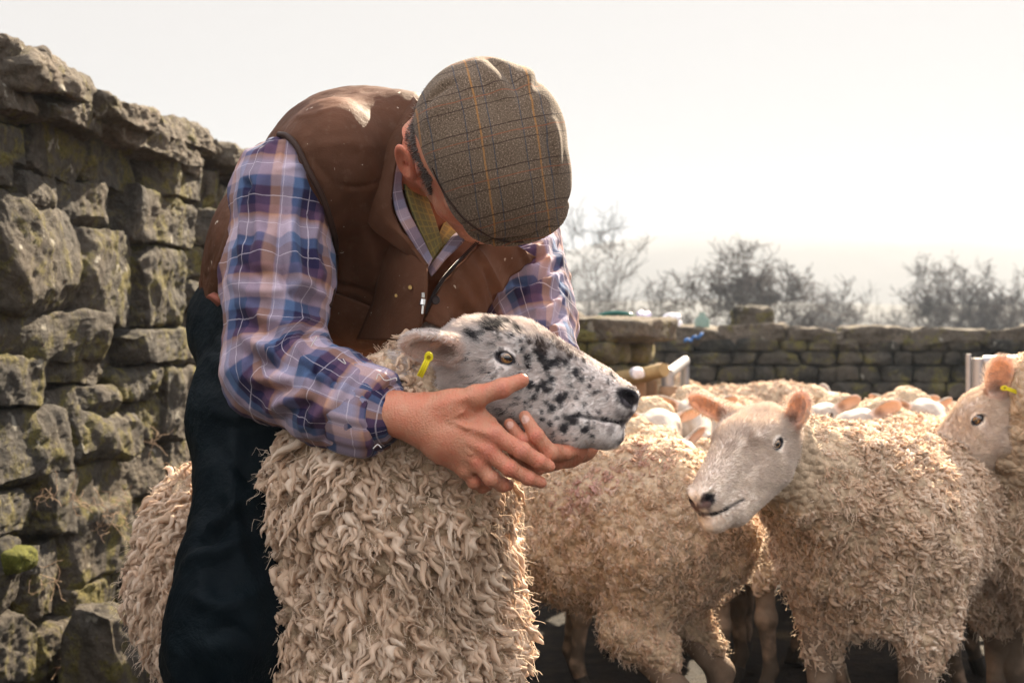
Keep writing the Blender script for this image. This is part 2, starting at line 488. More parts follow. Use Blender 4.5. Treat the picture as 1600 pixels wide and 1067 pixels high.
def locks(v, f, n, K, L=0.045, W=0.009, S=5, r0=0.0007, lift=0.55, curl=0.35, flowfn=None, weight=None, Lfn=None, tone_amp=0.25, Wfn=None, clump=8, pullk=.62, corek=.5, turns=(7, 6), crimp=.16):
    vn = vnormals(v, f)
    p, tri, u, w = sample(v, f, n, weight)
    nn = nrm(vn[tri[:, 0]]*(1-u-w)[:, None]+vn[tri[:, 1]]*u[:, None]+vn[tri[:, 2]]*w[:, None])
    flow = flowfn(p, nn) if flowfn is not None else np.tile(A(0, 0, -1.), (n, 1))
    flow = flow+0.45*np.stack([noise(p*14), noise(p*14+31), noise(p*14+77)], 1)+.75*np.stack([noise(p*5), noise(p*5+31), noise(p*5+77)], 1)+rng.normal(size=(n, 3))*0.22
    flow = nrm(flow-nn*np.sum(flow*nn, axis=1, keepdims=True))
    # neighbouring locks gather into tufts: each leans to the tip of its tuft
    nc = max(8, n//clump); ci = rng.choice(n, nc, replace=False); near = np.empty(n, int)
    for a in range(0, n, 2000): near[a:a+2000] = np.argmin(((p[a:a+2000, None]-p[ci][None])**2).sum(-1), axis=1)
    near = ci[near]; flow = nrm(flow*.45+flow[near]*.55); flow = nrm(flow-nn*np.sum(flow*nn, axis=1, keepdims=True))
    pull = (p[near]-p); pull = pull*np.minimum(1, .03/np.maximum(np.linalg.norm(pull, axis=1), 1e-6))[:, None]
    side = np.cross(nn, flow)
    LL = L*(0.65+0.7*rng.random(n))*(1+0.35*noise(p*9+5))
    if Lfn is not None: LL = LL*Lfn(p)
    WW = W*(0.55+0.9*rng.random(n)**1.3)
    if Wfn is not None: WW = WW*Wfn(p)
    t = np.linspace(0, 1, S+1)
    li = lift*(0.6+0.8*rng.random(n))[:, None]
    ph = rng.random(n)[:, None]*6.28; fr = (turns[0]+turns[1]*rng.random(n))[:, None]*(1 if S > 4 else 0.5)
    ca = curl*(0.4+rng.random(n))[:, None]
    Ln = LL[:, None]
    cn = Ln*(li*t*(1.25-0.55*t))+ca*WW[:, None]*(np.cos(fr*t+ph)-np.cos(ph))*.6
    cf = Ln*(t*t*0.55+0.42*t*(1-li))
    cside = ca*WW[:, None]*(np.sin(fr*t+ph)-np.sin(ph))*.8
    cen = p[:, None]+nn[:, None]*cn[..., None]+flow[:, None]*cf[..., None]+side[:, None]*cside[..., None]-nn[:, None]*0.004+pull[:, None]*(pullk*t**1.2)[None, :, None]
    # children
    ang = rng.random((n, K))*6.283; rr = np.sqrt(rng.random((n, K)))
    taper = (1-0.72*t**1.6)
    ox = (np.cos(ang)*rr)[:, :, None]*WW[:, None, None]*taper; oy = (np.sin(ang)*rr)[:, :, None]*WW[:, None, None]*taper*0.8
    cr = crimp*WW[:, None, None]*np.sin(t*19+ph[:, :, None]+ang[:, :, None]*0.3)
    lenv = 1-0.25*rng.random((n, K))
    tt = t[None, None]*lenv[:, :, None]*S
    i0 = np.minimum(tt.astype(int), S-1); fr_ = tt-i0
    ar = np.arange(n)[:, None, None]
    base = cen[ar, i0]*(1-fr_[..., None])+cen[ar, i0+1]*fr_[..., None]
    u2 = nrm(nn*0.6+flow*-0.5)
    C = base+(ox+cr)[..., None]*side[:, None, None]+oy[..., None]*u2[:, None, None]
    tone = np.clip(0.5+0.22*rng.normal(size=n)+tone_amp*noise(p*11+9), 0.05, 0.95)[:, None]+0.10*rng.normal(size=(n, K))
    R = r0*(1-0.55*t**1.5)
    core = (cen, WW[:, None]*corek*(np.clip(1-t**2.2, .03, 1)**.6)[None]*(.8+.25*np.sin(np.pi*t))[None], np.clip(tone.mean(axis=1), 0, 1), p)
    return C.reshape(n*K, S+1, 3), R, np.clip(tone.ravel(), 0, 1), np.repeat(p, K, axis=0), core

# ------------------------------------------------------------------ sheep
def m_hide():
    m = NT('sheep_hide')
    a = m.attr('col').outputs['Vector']
    n = m.noise(260, 4, 0.7); n2 = m.noise(35, 3, 0.6)
    c = m.mix(m.ramp(n, [(0.3, 0.35), (0.6, 0.0)]), a, m.mix(1.0, a, (0.55, 0.5, 0.45), 'MULTIPLY'))
    c = m.mix(m.ramp(n2, [(0.5, 0), (0.75, 0.35)]), c, m.mix(1.0, a, (0.86, 0.74, 0.66), 'MULTIPLY'))
    m.base(c); m.b.inputs['Roughness'].default_value = 0.72
    m.bump(n, 0.45, 0.0025)
    tr = m.n('BsdfTranslucent'); m.l(m.mix(1.0, a, (1.0, 0.80, 0.62), 'MULTIPLY'), tr.inputs['Color'])
    mx = m.n('MixShader'); m.l(m.attr('thin').outputs['Fac'], mx.inputs[0])
    m.l(m.b.outputs[0], mx.inputs[1]); m.l(tr.outputs[0], mx.inputs[2]); m.l(mx.outputs[0], m.out.inputs['Surface'])
    return m.m
def m_fur():
    m = NT('face_fur')
    a = m.attr('col').outputs['Vector']; m.base(a); m.b.inputs['Roughness'].default_value = 0.7
    tr = m.n('BsdfTranslucent'); m.l(a, tr.inputs['Color'])
    mx = m.n('MixShader'); mx.inputs[0].default_value = 0.35
    m.l(m.b.outputs[0], mx.inputs[1]); m.l(tr.outputs[0], mx.inputs[2]); m.l(mx.outputs[0], m.out.inputs['Surface'])
    return m.m
HIDE = m_hide(); FUR = m_fur()
WOOL = m_wool('wool_fibre')
WOOL_MARK = m_wool('wool_fibre_marked', mark=(0.42, 0.10, 0.14))
WOOLB = m_woolbase('wool_base')
def m_eye():
    m = NT('sheep_eye')
    a = m.attr('col').outputs['Vector']; m.base(a); m.b.inputs['Roughness'].default_value = 0.06
    m.b.inputs['Specular IOR Level'].default_value = 0.8; m.b.inputs['Coat Weight'].default_value = 1.0
    m.b.inputs['Coat Roughness'].default_value = 0.03
    return m.m
EYE = m_eye()
TAGY = m_simple('tag_yellow', (0.62, 0.50, 0.02), 0.35)
HOOF = m_simple('hoof_horn', (0.03, 0.025, 0.02), 0.6, nscale=60)

def basis(x, z):
    """rows x, y(left), z from a forward and a rough up"""
    x = nrm(x); z = nrm(np.asarray(z)-x*(np.asarray(z)@x)); return np.array([x, np.cross(z, x), z])

def head_prims(O, M, s, ears, deep=1.0, occ=1.0):
    def h(x, y, z): return O+s*(x*M[0]+y*M[1]+z*M[2])
    pr = []
    u = lambda q, k: pr.append(('u', q, k*s))
    u(ell(h(.026, 0, -.008), A(.080, .062, .053)*s, M), .02)
    u(cone(h(.05, 0, .010), h(.166, 0, .003), .044*s, .0295*s), .02)
    u(ell(h(-.008, 0, -.032), A(.066, .050, .062)*s*occ, M), .03)
    u(cone(h(.06, 0, -.036), h(.186, 0, -.038*deep-.003), .046*s, .031*s), .02)
    for y in (-1, 1):
        u(cone(h(.042, y*.022, -.046), h(.15, y*.012, -.062*deep), .039*s, .024*s), .02)
        u(cone(h(.02, y*.046, .022), h(.062, y*.040, .026), .013*s, .010*s), .014)      # brow ridge
        u(cone(h(.05, y*.042, -.020), h(.115, y*.028, -.022), .017*s, .012*s), .016)    # cheek bone
        u(ell(h(.041, y*.050, .002), A(.021, .013, .016)*s, M), .008)
    u(ell(h(.198, 0, -.004), A(.027, .029, .027)*s, M), .014)
    u(ell(h(.196, 0, -.050*deep), A(.026, .023, .019)*s, M), .010)
    for y in (-1, 1):
        u(cone(h(.214, y*.010, .010), h(.205, y*.021, .012), .009*s, .007*s), .006)
        pr.append(('s', cone(h(.228, y*.008, -.004), h(.206, y*.026, .010), .0035*s, .0062*s), .004*s))
        pr.append(('s', cone(h(.226, y*.006, -.026), h(.190, y*.0275, -.032), .0022*s, .0022*s), .004*s))
        pr.append(('s', cone(h(.190, y*.0275, -.032), h(.142, y*.038, -.041), .0022*s, .0016*s), .004*s))
        pr.append(('s', ell(h(.041, y*.0635, .003), A(.0150, .012, .0092)*s, M), .003*s))
        pr.append(('u', torus(h(.041, y*.0590, .002), .0128*s, .0030*s, np.array([M[0], M[2], -M[1]]), 0.60), .004*s))
        pr.append(('u', cone(h(.030, y*.0585, .0105), h(.052, y*.0565, .0095), .0045*s, .0040*s), .004*s))
    pr.append(('s', cone(h(.2325, 0, .004), h(.226, 0, -.024), .002*s, .002*s), .004*s))
    for (b, d, nrml, ln, wd) in ears:
        d = nrm(d); nn = nrm(nrml-d*(nrml@d)); w = np.cross(nn, d)
        E = np.array([d, w, nn]); c = b+d*ln*0.56
        pr.append(('u', cone(b-d*.01, b+d*ln*.25, .019*s, .014*s), .014*s))
        pr.append(('u', ell(c, A(ln*.5, wd*.5, .010*s), E), .010*s))
        pr.append(('u', ell(c+d*ln*.14, A(ln*.40, wd*.46, .008*s), E), .006*s))
        pr.append(('s', ell(c+nn*.0095*s+d*ln*.03, A(ln*.44, wd*.40, .0125*s), E), .003*s))
    return pr, h

SPOTS = [(747,527,13),(762,513,14),(780,510,13),(792,507,8),(735,521,8),(807,517,8),(816,545,7),(824,557,9),(826,572,7),(846,556,12),(838,548,8),(864,564,11),(880,566,8),(853,571,8),
 (828,599,8),(838,606,6),(834,617,7),(847,600,9),(858,592,9),(856,606,7),(895,580,9),(904,589,6),(871,621,10),(880,612,5),(862,636,7),(852,626,5),(891,650,11),(900,644,6),(876,665,10),(909,666,8),(868,650,4),
 (759,575,4),(766,581,4),(744,599,4),(752,563,3),(915,601,4),(921,612,3),(888,600,4),(912,640,4),(820,625,4),(828,632,4),(843,640,5),(798,525,6),(812,531,5),(826,533,6),(838,538,7),(905,562,4),(884,555,6),(773,540,4),(771,590,3),(740,612,4),(730,560,4),(722,548,3),(898,611,3),(846,652,5),(858,660,4)]
def face_colour(v, h, M, O, s, spotted, seed=0.0):
    q = (v-O)@M.T/s                              # head coordinates
    x, y, z = q.T
    n = fbm(v*60, 3); n2 = noise(v*160)
    c = np.tile(A(.90, .79, .68), (len(v), 1)) if not spotted else np.tile(A(.86, .79, .75), (len(v), 1))
    def paint(m, colr): 
        nonlocal c
        m = np.clip(m, 0, 1)[:, None]; c = c*(1-m)+np.asarray(colr)*m
    paint(np.clip(0.5+n*1.2, 0, 1)*0.30, (.66, .52, .46))
    # nose, mouth line, eye rims
    black = (.018, .017, .022)
    dn = np.sqrt(((x-.216)/.014)**2+((np.abs(y)-.018)/.012)**2+((z-.004)/.012)**2)
    paint((1.15-dn+n*.25)*3, black)
    paint(np.clip((x-.214)/.004, 0, 1)*(z > -.03)*(z < .012)*(0.6+n), (.16, .11, .105))
    def seg(a, b, w, k=1.0, colr=black):
        a = A(*a); b = A(*b); ba = b-a
        qa = np.stack([x, np.abs(y), z], 1)-a
        t = np.clip(qa@ba/(ba@ba), 0, 1)
        d = np.linalg.norm(qa-t[:, None]*ba, axis=1)
        paint((w-d)/(w*.5)*k, colr)
    seg((.226, .006, -.026), (.190, .0275, -.032), .0055); seg((.190, .0275, -.032), (.152, .036, -.039), .0034, .8)
    e = np.stack([(x-.041)*.95, (np.abs(y)-.056)*.5, (z-.002)*1.65], 1); de = np.linalg.norm(e, axis=1)
    paint((.0172-de)/.003*(np.abs(y) > .03), black)
    seg((.054, .054, -.002), (.068, .048, -.013), .0042)
    if spotted:
        m = np.zeros(len(v))
        for sx, sy, sr in SPOTS:
            dx = (sx-745)/1140.; dy = -(sy-545)/1140.
            lx = dx*.943-dy*.334; lz = dx*.334+dy*.943; rr = sr/1140.*.84
            d = np.hypot((x-lx), (z-lz))
            m = np.maximum(m, np.clip((rr*(1+.45*n+.5*n2)-d)/(rr*.35)+.2, 0, 1))
        paint(m*0.97, (.028, .026, .032))
        fr = np.clip((fbm(v*120+4, 2)-0.34)*5, 0, 1)*(x < .19)*(x > -.01)
        paint(fr*.85, (.06, .05, .05)); paint(np.clip((noise(v*150+40)-.42)*8, 0, 1)*(x > .06)*(x < .20)*(z < .03)*.9, (.04, .035, .04))
        paint((1.25-np.sqrt(((x-.212)/.017)**2+((np.abs(y)-.020)/.015)**2+((z-.006)/.013)**2)+n*.2)*3, black)
        paint(np.clip((x-.196)/.02, 0, 1)*(.55+n)*(z < .02), (.10, .085, .09))
        br = np.clip(1-np.hypot((x-.095)/.05, (z-.036)/.016), 0, 1); paint(br*(.8+n), (.14, .095, .08))
    else:
        br = np.clip(1-np.hypot((x-.09)/.05, (z-.03)/.022), 0, 1); paint(br*(.5+n*1.1), (.50, .38, .30))
        sp = np.clip((noise(v*140+seed)-0.72)*8, 0, 1); paint(sp*.5*(x < .15), (.20, .15, .12))
        paint(np.clip((.012-np.abs(z+.062+.02*np.sin(x*40)))/.01, 0, 1)*(x > .04)*(x < .12)*.3, (.45, .34, .24))
    return c, q

def make_sheep(fwd, origin, head_O, head_M, ears, hs=1.0, half=.31, rt=.185, zc=.56, h=.004, hero=False, spotted=False,
               wool=None, labelparts=True, base=(0, 0, 0), eye_look=0.0, mark=None, neck_r=(.125, .085), legs=None, deep=1.0, tag_ear=None, woolmat=None, skin_h=None, neck_from=.27, nbo=(.085, .04), earc=(.80, .57, .46), occ=1.0, nbw=None, nz=.09, wr=.138, fur_alb=1.0):
    """meshes in world space relative to base; returns the list of (name, mesh, children)"""
    fwd = nrm(A(fwd[0], fwd[1], 0)); left = A(-fwd[1], fwd[0], 0); up = A(0, 0, 1.)
    def B(x, y, z): return A(origin[0], origin[1], 0)+x*fwd+y*left+z*up
    base = np.asarray(base, float)
    # fleece
    fl = [('u', ell(B(-half*.75, 0, zc+.015), A(.24, rt*1.02, rt*1.0), np.array([fwd, left, up])), .05),
          ('u', cone(B(-half*.8, 0, zc), B(half*.7, 0, zc-.012), rt*.98, rt*1.02), .06),
          ('u', ell(B(half*.8, 0, zc-.02), A(.17, rt*.98, rt*1.08), np.array([fwd, left, up])), .05)]
    for y in (-1, 1):
        fl.append(('u', cone(B(-half*.95, y*.085, zc-.03), B(-half*1.0+.05, y*.10, zc-.18), .105, .058), .05)); fl.append(('u', cone(B(-half*1.0+.05, y*.10, zc-.19), B(-half*1.0-.035, y*.10, .325), .056, .030), .03))
        fl.append(('u', cone(B(half*.75, y*.085, zc-.06), B(half*.80, y*.10, zc-.20), .085, .044), .05)); fl.append(('u', cone(B(half*.80, y*.10, zc-.20), B(half*.78+.018, y*.10, zc-.25), .042, .030), .03))
    n0 = B(neck_from, 0, zc+nz); nb = head_O-head_M[0]*nbo[0]*hs-head_M[2]*nbo[1]*hs if nbw is None else head_O+nbw
    nm = (n0+nb)/2+up*.0
    fl += [('u', cone(n0, nm, neck_r[0]*1.15, neck_r[0]), .05), ('u', cone(nm, nb, neck_r[0], neck_r[1]), .05)]
    v, f = mesh_sdf(fl, .010 if hero else .014)
    v = smooth(v, f, 2)
    vn = vnormals(v, f)
    v = v+vn*(0.016*fbm(v*9, 3)+0.014*np.abs(noise(v*20)))[:, None]
    hd = np.linalg.norm(v-(head_O+head_M[0]*.05*hs), axis=1)
    w = dict(n=3500, K=14, L=.045, W=.009, S=5, r0=.0009); w.update(wool or {})
    meshes = []
    fleece_me = new_mesh('fleece', v-base, f, [WOOLB])
    wt = np.clip((hd-wr*hs)/.02, 0.0, 1)
    view = nrm(A(0, 0, .9)-v); facing = np.sum(vnormals(v, f)*view, axis=1)
    if hero:
        wt = wt*np.where(facing > -0.25, 1.0, 0.25)
        wt = wt*np.where((v[:, 2]-CAMZ)/v[:, 1] < -620/F, .12, 1.0)
    flowback = w.pop('back', 0.25)
    def flowfn(p, nn): return A(0, 0, -1.)-fwd*flowback
    def Lfn(p): return np.clip((np.linalg.norm(p-(head_O+head_M[0]*.05*hs), axis=1)-.10)/.16, .5, 1)
    C, R, tone, roots, core = locks(v, f, flowfn=flowfn, weight=wt, Lfn=Lfn, Wfn=lambda p: np.clip(Lfn(p), .7, 1)*np.clip(.95+.5*noise(p*11+3), .5, 1.5), **w)
    if hero:     # loose single hairs that catch the light
        nfw = 5000; pf, tf, _, _ = sample(v, f, nfw, wt); nf_ = nrm(vnormals(v, f)[tf].mean(axis=1)); tt = np.linspace(0, 1, C.shape[1])
        d1 = nrm(nf_*.9+rng.normal(size=(nfw, 3))*.45+A(0, 0, -.35)); d2 = nrm(rng.normal(size=(nfw, 3))); Lf = w['L']*(.5+.6*rng.random(nfw))*Lfn(pf)
        Cf = pf[:, None]+d1[:, None]*(Lf[:, None]*tt)[..., None]+d2[:, None]*(.006*np.sin(tt[None]*(8+7*rng.random(nfw))[:, None]))[..., None]+A(0, 0, -.35)*(Lf[:, None]*tt**2)[..., None]
        C = np.concatenate([C, Cf]); tone = np.concatenate([tone, np.full(nfw, .7)]); roots = np.concatenate([roots, pf])
    mk = None
    if mark is not None:
        mk = np.zeros(len(roots))
        for (c, r_) in mark: mk = np.maximum(mk, np.clip(1.3-np.linalg.norm(roots-c, axis=1)/r_+.5*noise(roots*35), 0, 1))
    locks_me = strand_mesh('wool_locks', C-base, R, tone, [woolmat or (WOOL if mark is None else WOOL_MARK)], mk, sides=2 if hero else 3)
    mc = None if mk is None else mk[:len(core[0])*w['K']].reshape(len(core[0]), -1)[:, 0]
    core_me = strand_mesh('wool_staples', core[0]-base, core[1], core[2], [woolmat or (WOOL if mark is None else WOOL_MARK)], mc, sides=6)
    # body, head, legs: one skin
    sk = [('u', cone(B(-half*.8, 0, zc), B(half*.7, 0, zc), rt*.78, rt*.78), .05),
          ('u', cone(n0, nb, neck_r[0]*.7, neck_r[1]*.82), .05)]
    hp, hf = head_prims(head_O, head_M, hs, ears, deep, occ)
    sk += hp
    hooves = []
    for y in (-1, 1):
        hoof = MB(); hooves.append(hoof); k = (legs or {}).get(('f', y), 0.0); x0 = half*.78
        a = [B(x0, y*.09, zc-.10), B(x0+.02, y*.10, zc-.22), B(x0+.015+k*.3, y*.10, .235), B(x0+k*.8, y*.10, .09), B(x0+.012+k, y*.10, .055)]
        sk += chain(a, [.050, .032, .025, .0185, .022], .02); sk += [('u', ball(a[2], .031), .015)]
        for yy in (-.012, .012): hoof.tube([a[4]+left*yy+fwd*-.002, B(x0+.02+k, y*.10+yy, .03), B(x0+.034+k, y*.10+yy, .004)], [.019, .021, .024], 8)
        hoof = MB(); hooves.append(hoof); k = (legs or {}).get(('h', y), 0.0); x0 = -half*1.0
        a = [B(x0-.0, y*.09, zc-.02), B(x0+.06, y*.105, zc-.19), B(x0-.055+k*.4, y*.10, .27), B(x0-.025+k*.9, y*.10, .09), B(x0-.01+k, y*.10, .055)]
        sk += chain(a, [.062, .037, .026, .019, .022], .02)
        for yy in (-.012, .012): hoof.tube([a[4]+left*yy, B(x0+k, y*.10+yy, .03), B(x0+.014+k, y*.10+yy, .004)], [.019, .021, .024], 8)
    v, f = mesh_sdf(sk, skin_h or h)
    c, q = face_colour(v, hf, head_M, head_O, hs, spotted)
    c = c*fur_alb; thin = np.zeros(len(v))
    for (b, d, nrml, ln, wd) in ears:
        d = nrm(d); nn = nrm(nrml-d*(nrml@d))
        al = (v-b)@d/ln; off = np.linalg.norm((v-b)-np.outer((v-b)@d, d), axis=1)
        m = (al > .08)*(al < 1.15)*(off < wd*.62); thin = np.maximum(thin, m*np.clip((al-.08)*4, 0, 1)*.32)
        vv = vnormals(v, f)@nn
        ins = m*np.clip(vv*2.5, 0, 1)*(off < wd*.40); c = c*(1-ins[:, None]*.8)+A(*earc)*ins[:, None]*.8
        dk = m*np.clip(1-np.linalg.norm(v-(b+d*ln*.30+nn*.0), axis=1)/(ln*.20), 0, 1)*np.clip(vv*2, 0, 1)
        c = c*(1-dk[:, None]*.7)+A(.16, .08, .06)*dk[:, None]*.7
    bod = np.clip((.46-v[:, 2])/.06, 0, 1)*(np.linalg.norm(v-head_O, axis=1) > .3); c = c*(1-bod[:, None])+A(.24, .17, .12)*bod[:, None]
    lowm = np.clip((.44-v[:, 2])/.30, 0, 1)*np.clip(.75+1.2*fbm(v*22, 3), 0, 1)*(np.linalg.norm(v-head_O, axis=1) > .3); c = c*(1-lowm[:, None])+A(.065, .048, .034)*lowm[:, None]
    vnn = vnormals(v, f)
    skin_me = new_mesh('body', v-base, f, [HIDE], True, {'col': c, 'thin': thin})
    # short face fur
    fur_me = None
    if hero:
        qh = (v-head_O)@head_M.T/hs
        wtf = ((qh[:, 0] > -.14)*(np.linalg.norm(v-head_O, axis=1) < .27*hs)*(np.sum(vnn*nrm(A(0, 0, 1.)-v), axis=1) > -.35)).astype(float)
        wtf *= np.where((np.linalg.norm(np.stack([qh[:, 0]-.041, (np.abs(qh[:, 1])-.058)*.7, qh[:, 2]-.003], 1), axis=1) < .0155), 0, 1)
        wtf *= np.clip((.224-qh[:, 0])/.02, 0.05, 1)
        nf = 42000
        p, tri, u, w_ = sample(v, f, nf, wtf)
        nn = nrm(vnn[tri].mean(axis=1)); ql = (p-head_O)@head_M.T/hs
        fd = -head_M[0]*.8-head_M[2]*.45; fd = fd+rng.normal(size=(nf, 3))*.28+.5*np.stack([noise(p*40), noise(p*40+9), noise(p*40+19)], 1)
        fd = nrm(fd-nn*np.sum(fd*nn, axis=1, keepdims=True))
        LL = (.0045+.003*rng.random(nf))*np.clip(1.8-ql[:, 0]*7, .75, 1.8)*hs*np.where(np.abs(ql[:, 1]) > .068, .55, 1)
        li = .42+.25*rng.random(nf)
        li = np.where(ql[:, 2] > .03, li+.15, li)
        t = np.linspace(0, 1, 3)
        C = p[:, None]+(nn*li[:, None]*LL[:, None])[:, None]*(t*(1.3-.3*t))[None, :, None]+(fd*LL[:, None])[:, None]*(t*t*.5+.45*t)[None, :, None]
        cc = c[tri].mean(axis=1)*(0.86+.28*rng.random(nf))[:, None]
        T3 = 3
        fur_me = strand_mesh('face_fur', C-base, .00034*hs*(1-.6*t), np.zeros(nf), [FUR])
        fur_me.attributes.remove(fur_me.attributes['tone'])
        at = fur_me.attributes.new('col', 'FLOAT_VECTOR', 'POINT'); at.data.foreach_set('vector', np.repeat(cc, 9, axis=0).astype(np.float32).ravel())
    eyes = []
    for y in (-1, 1):
        c0 = hf(.041, y*.0505, .003); r_ = .0135*hs
        u_, w_ = np.meshgrid(np.linspace(0, np.pi, 29), np.linspace(0, 2*np.pi, 49)[:-1], indexing='ij')
        # pole looks outward
        out = nrm(y*head_M[1]*.93+head_M[0]*.30+eye_look*head_M[2]); ex = nrm(head_M[0]-out*(head_M[0]@out)); ez = np.cross(out, ex)
        d = (np.cos(u_)[..., None]*out+(np.sin(u_)*np.cos(w_))[..., None]*ex+(np.sin(u_)*np.sin(w_))[..., None]*ez).reshape(-1, 3)
        ct = np.cos(u_).ravel(); px_ = (np.sin(u_)*np.cos(w_)).ravel(); pz_ = (np.sin(u_)*np.sin(w_)).ravel()
        cc = np.tile(A(.03, .02, .02), (len(d), 1))
        ir = (np.sin(u_).ravel() < .62)&(ct > 0); cc[ir] = A(.30, .155, .05)
        rim = (np.sin(u_).ravel() > .52)&(np.sin(u_).ravel() < .66)&(ct > 0); cc[rim] = A(.12, .06, .03)
        pu = ((px_/.46)**2+(pz_/.27)**2 < 1)&(ct > 0); cc[pu] = A(.004, .004, .006)
        nu, nv = 29, 48
        i = np.arange(nu-1)[:, None]*nv; j = np.arange(nv)[None]; j2 = (j+1) % nv
        ff = np.stack([i+j, i+nv+j, i+nv+j2, i+j2], -1).reshape(-1, 4)
        eyes.append(new_mesh('eye', c0+d*r_-base, ff, [EYE], True, {'col': cc}))
    hoof_me = []
    for hv in hooves:
        hv.v = [q_-base for q_ in hv.v]; hoof_me.append(hv.mesh('hoof', [HOOF]))
    return dict(fleece=fleece_me, locks=locks_me, core=core_me, body=skin_me, fur=fur_me, eyes=eyes, hoof=hoof_me)

def link_sheep(name, parts, loc, label, group, rz=0, scale=1.0):
    root = empty(name, loc, rz); root.scale = (scale,)*3
    tag(root, label, 'sheep', group)
    b = obj('body', parts['body'], root)
    fl = obj('fleece', parts['fleece'], root); obj('wool_locks', parts['locks'], fl); obj('wool_staples', parts['core'], fl)
    if parts['fur']: obj('face_fur', parts['fur'], b)
    for e in parts['eyes']: obj('eye', e, root)
    for e in parts['hoof']: obj('hoof', e, root)
    return root

def ear_tag(parent, c, M, s=1.0, base=(0, 0, 0)):
    """bent strip tag with a round stud; M rows: along strip, across, outward"""
    m = MB(); th = np.linspace(-.4, 2.6, 12)
    pts = [c+M[0]*(.020*(1-np.cos(t*.8))*s)+M[2]*(.010*np.sin(t*1.1)*s)-base for t in th]
    for side in (-1, 0, 1):
        m.tube([p+M[1]*side*.0028*s for p in pts], .0018*s, 6)
    m.tube([c-base-M[2]*.004, c-base+M[2]*.011*s], .0062*s, 16)
    o = obj('ear_tag', m.mesh('ear_tag', [TAGY]), parent)
    m2 = MB(); m2.tube([c-base+M[2]*.0108*s, c-base+M[2]*.0118*s], .0028*s, 12)
    obj('stud', m2.mesh('stud', [m_simple('stud_dark', (.25, .17, .01), .4)]), o)
    return o

FLOCK = 'sheep penned between the dry stone walls'
# ---- the ewe being held
def build_held():
    hx = nrm(A(.93, -.16, -.33)); M = basis(hx, (.33, -.02, .94))
    eye = P(791, 558, 1.905); O = eye-(.041*M[0]-.054*M[1]+.003*M[2])
    eb = O-.016*M[0]-.048*M[1]-.010*M[2]
    fb = O-.016*M[0]+.046*M[1]+.002*M[2]
    ears = [(eb, nrm(A(-.86, -.46, .17)), nrm(A(-.42, -.85, -.32)), .086, .047),
            (fb, nrm(A(-.75, .62, .25)), nrm(A(.1, .6, -.5)), .10, .05)]
    base = np.array([-.37, 2.39, 0])
    p = make_sheep((.456, -.72), (-.325, 2.385), O, M, ears, h=.0024, hero=True, spotted=True, base=base, rt=.200, half=.31, zc=.545,
                   neck_r=(.155, .068), wool=dict(n=8000, K=24, L=.040, W=.0092, S=10, r0=.00056, lift=.56, curl=.60, back=.1, clump=6, pullk=.8, corek=.68), neck_from=.24, nbo=(.080, .085), earc=(.74, .56, .47), occ=.86, wr=.118)
    r_ = link_sheep('sheep', p, base, 'shaggy ewe with black speckled face and yellow ear tag, held by the man', None)
    M2 = np.array([nrm(A(-.40, -.1, -.9)), nrm(A(-.9, -.1, .40)), nrm(A(.05, -.98, -.1))])
    ear_tag([c for c in bpy.data.objects if c.parent == r_ and c.name.startswith('body')][0], P(670, 556, 1.862), M2, .95, base)
    return r_
# ---- the white ewe on the right
def build_white():
    hx = nrm(A(-.58, -.66, -.47)); M = basis(hx, (-.36, -.28, .90))
    eye = P(1210, 692, 2.50); hs = 1.02; O = eye-hs*(.041*M[0]+.054*M[1]+.003*M[2])
    eb = O+hs*(-.018*M[0]+.052*M[1]-.002*M[2]); fb = O+hs*(-.006*M[0]-.046*M[1]+.026*M[2])
    ears = [(eb, nrm(A(.20, -.55, .72)), nrm(A(-.62, -.62, -.05)), .078, .046),
            (fb, nrm(A(-.78, .34, .40)), nrm(A(-.35, -.8, -.30)), .088, .040)]
    base = np.array([.83, 2.98, 0])
    p = make_sheep((-.40, -.62), (.83, 2.98), O, M, ears, hs=hs, h=.003, hero=True, spotted=False, base=base, rt=.168, half=.285, zc=.605, nbw=A(.055, .080, -.060),
                   neck_r=(.112, .090), nz=.05, wool=dict(n=11000, K=14, L=.022, W=.0068, S=7, r0=.00068, lift=.48, curl=.7, back=.2, clump=8, pullk=.6, corek=.62), neck_from=.26, nbo=(.125, .05))
    return link_sheep('sheep', p, base, 'white faced ewe standing side on at the front right with its head turned left', FLOCK)
# ---- the ewe with red marks behind the held one
def build_marked():
    M = basis(A(-.7, .6, -.3), (0, 0, 1)); O = A(-.37, 3.62, .80)
    ears = [(O+.046*M[1], nrm(A(.5, -.7, .1)), A(-.5, -.5, 0), .1, .05), (O-.046*M[1], nrm(A(.5, .7, .1)), A(-.5, .5, 0), .1, .05)]
    base = np.array([.06, 3.04, 0])
    marks = [(P(880, 765, 2.87), .06), (P(910, 745, 2.87), .05), (P(1018, 740, 2.92), .06), (P(980, 752, 2.9), .04), (P(945, 752, 2.9), .035)]
    p = make_sheep((-.78, .52), (.10, 3.12), O, M, ears, h=.005, hero=True, base=base, rt=.172, half=.29, zc=.572, mark=marks,
                   wool=dict(n=13000, K=10, L=.016, W=.0052, S=5, r0=.0008, lift=.42, curl=.7, back=.0))
    return link_sheep('sheep', p, base, 'sheep with faded red dye marks on its back, head hidden behind the held ewe', FLOCK)
